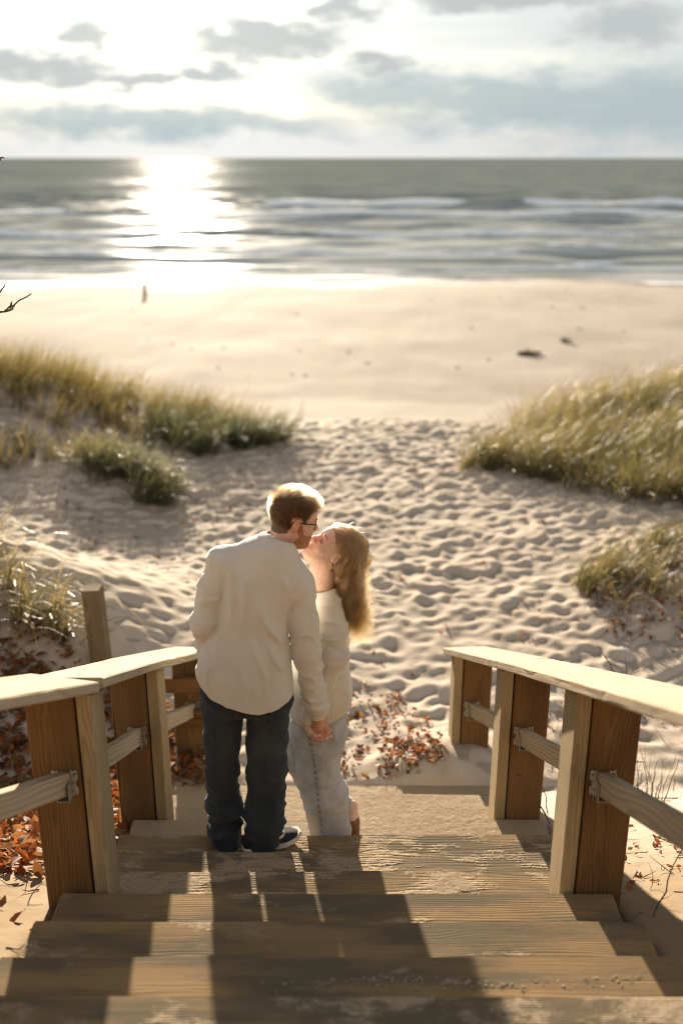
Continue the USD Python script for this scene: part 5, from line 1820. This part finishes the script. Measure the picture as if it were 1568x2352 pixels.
# a sapling stands just outside the picture and reaches in at the left edge
sap = twig('bare sapling branch tips reaching in at the left edge above the beach', [[(-2.05, 4.5, -.2), (-2.02, 4.52, 1.0), (-1.98, 4.55, 2.6), (-1.95, 4.55, 3.6)], [(-1.99, 4.54, 2.2), (-1.686, 4.600, 2.461), (-1.558, 4.600, 2.499), (-1.499, 4.600, 2.526), (-1.410, 4.600, 2.581)],
     [(-1.516, 4.600, 2.519), (-1.507, 4.600, 2.530), (-1.501, 4.600, 2.546)], [(-1.541, 4.600, 2.507), (-1.507, 4.600, 2.511), (-1.491, 4.600, 2.526)], [(-1.98, 4.54, 2.25), (-1.660, 4.600, 2.511), (-1.552, 4.600, 2.589), (-1.523, 4.600, 2.632)], [(-1.95, 4.55, 2.9), (-1.603, 4.600, 3.135), (-1.487, 4.600, 3.154), (-1.467, 4.600, 3.162)]], .011, 'sapling', 'sapling', seed=5)


# ---------------------------------------------------------------- things on the beach
def beach_things():
    x, y = -8.45, 43.5
    z = float(gz(x, y))
    t = thing('wooden_stake', 'brown wooden stake upright on the beach near the waterline', 'stake', (x, y, z))
    part('shaft', rounded_box((.95, .15, .13), r=.02, wobble=.02, cuts=(6, 1, 1)), M['old'], t, smooth=25, frame=frame_of((0, 0, .12), (.03, 0, 1), (0, 1, 0)))
    part('cap', rounded_box((.05, .17, .15), r=.015), M['old'], t, smooth=25, frame=frame_of((.017, 0, .60), (.03, 0, 1), (0, 1, 0)))
    for (x, y, L, r0, label) in ((5.55, 29.3, .74, .07, 'short grey driftwood log lying on the right of the beach'), (7.1, 31.5, .34, .05, 'small dark driftwood lump beyond the log on the beach')):
        z = float(gz(x, y))
        t = thing('driftwood', label, 'driftwood', (x, y, z))
        rr = np.random.default_rng(int(x * 10))
        pts = np.array([(-L / 2 + L * s, .03 * math.sin(5 * s), .045 + .02 * s) for s in np.linspace(0, 1, 9)]) + rr.normal(0, .008, (9, 3))
        part('log', tube(pts, r0 * np.array([.55, .9, 1, .95, 1, .85, .8, .7, .4]), 9), M['old'], t, smooth=True)
        part('stub', tube([pts[3], pts[3] + [.03, -.05, .10], pts[3] + [.06, -.06, .15]], [.025, .02, .008], 7), M['old'], t, smooth=True)


beach_things()


def wrack():
    r = np.random.default_rng(88)
    ms = []
    for i in range(46):
        y = r.uniform(24, 46); x = r.uniform(-.36, .36) * y
        L = r.uniform(.05, .22)
        pts = wander((x, y, float(gz(x, y)) + .015), (r.normal(), r.normal() * .4, .05), L, 5, r, .35)
        pts[:, 2] = gz(pts[:, 0], pts[:, 1]) + .012
        ms.append(tube(pts, .014 * np.array([.5, 1, 1, .9, .7, .3]), 5))
    tag(part('beach_wrack', join(ms), M['twig']), 'small dark scraps of weed and wood strewn over the flat beach', 'debris', kind='stuff')


wrack()


def twig_litter():
    r = np.random.default_rng(91)
    ms = []
    for poly, n, hi in (([(1.3, 4.5), (1.45, 6.6), (2.9, 6.8), (2.3, 4.4)], 130, .30), ([(1.15, 2.8), (1.25, 4.4), (1.9, 4.4), (1.5, 2.8)], 46, .14), ([(-1.8, 2.6), (-1.9, 3.9), (-1.14, 3.8), (-1.14, 2.5)], 46, .14), ([(-2.9, 6.0), (-2.8, 6.9), (-1.9, 6.6), (-1.8, 5.7)], 40, .25)):
        xy = scatter_in(poly, n, r)
        for x, y in xy:
            L = r.uniform(.06, hi)
            a = r.uniform(0, 6.28)
            pts = wander((x, y, float(gz(x, y)) + .004), (math.cos(a), math.sin(a), r.uniform(.0, .35) * (hi > .2)), L, 5, r, .22)
            pts[:, 2] = np.maximum(pts[:, 2], gz(pts[:, 0], pts[:, 1]) + .003)
            ms.append(tube(pts, r.uniform(.0016, .0034) * np.array([1, .95, .85, .7, .55, .3]), 5))
    tag(part('twig_litter', join(ms), M['twig']), 'thin dark twigs littering the sand outside both railings', 'twigs', kind='stuff')


twig_litter()


# ---------------------------------------------------------------- grit along the second tread
def grit():
    r = np.random.default_rng(66)
    ms = []
    y0, z0 = nose(1)
    for i in range(260):
        s = r.uniform(.0016, .0048)
        b = trimesh.creation.icosphere(1, 1)
        b.vertices = b.vertices * r.uniform(.6, 1.2, 3) * s * [1.5, 1, .8] + r.normal(0, s * .12, b.vertices.shape)
        x = r.uniform(-.25, .95)
        b.apply_translation((x, y0 - .115 + .012 * math.sin(x * 9) + r.normal(0, .008) - .03 * (r.random() < .2), z0 + s * .4))
        ms.append(b)
    tag(part('grit', join(ms), M['grit'], smooth=True), 'row of coarse sand crumbs along one of the nearest steps', 'grit', kind='stuff')


M['grit'] = plain('sand_crumbs', (.36, .29, .21), .9, .2, noise=(90, (.2, .15, .1)))
grit()
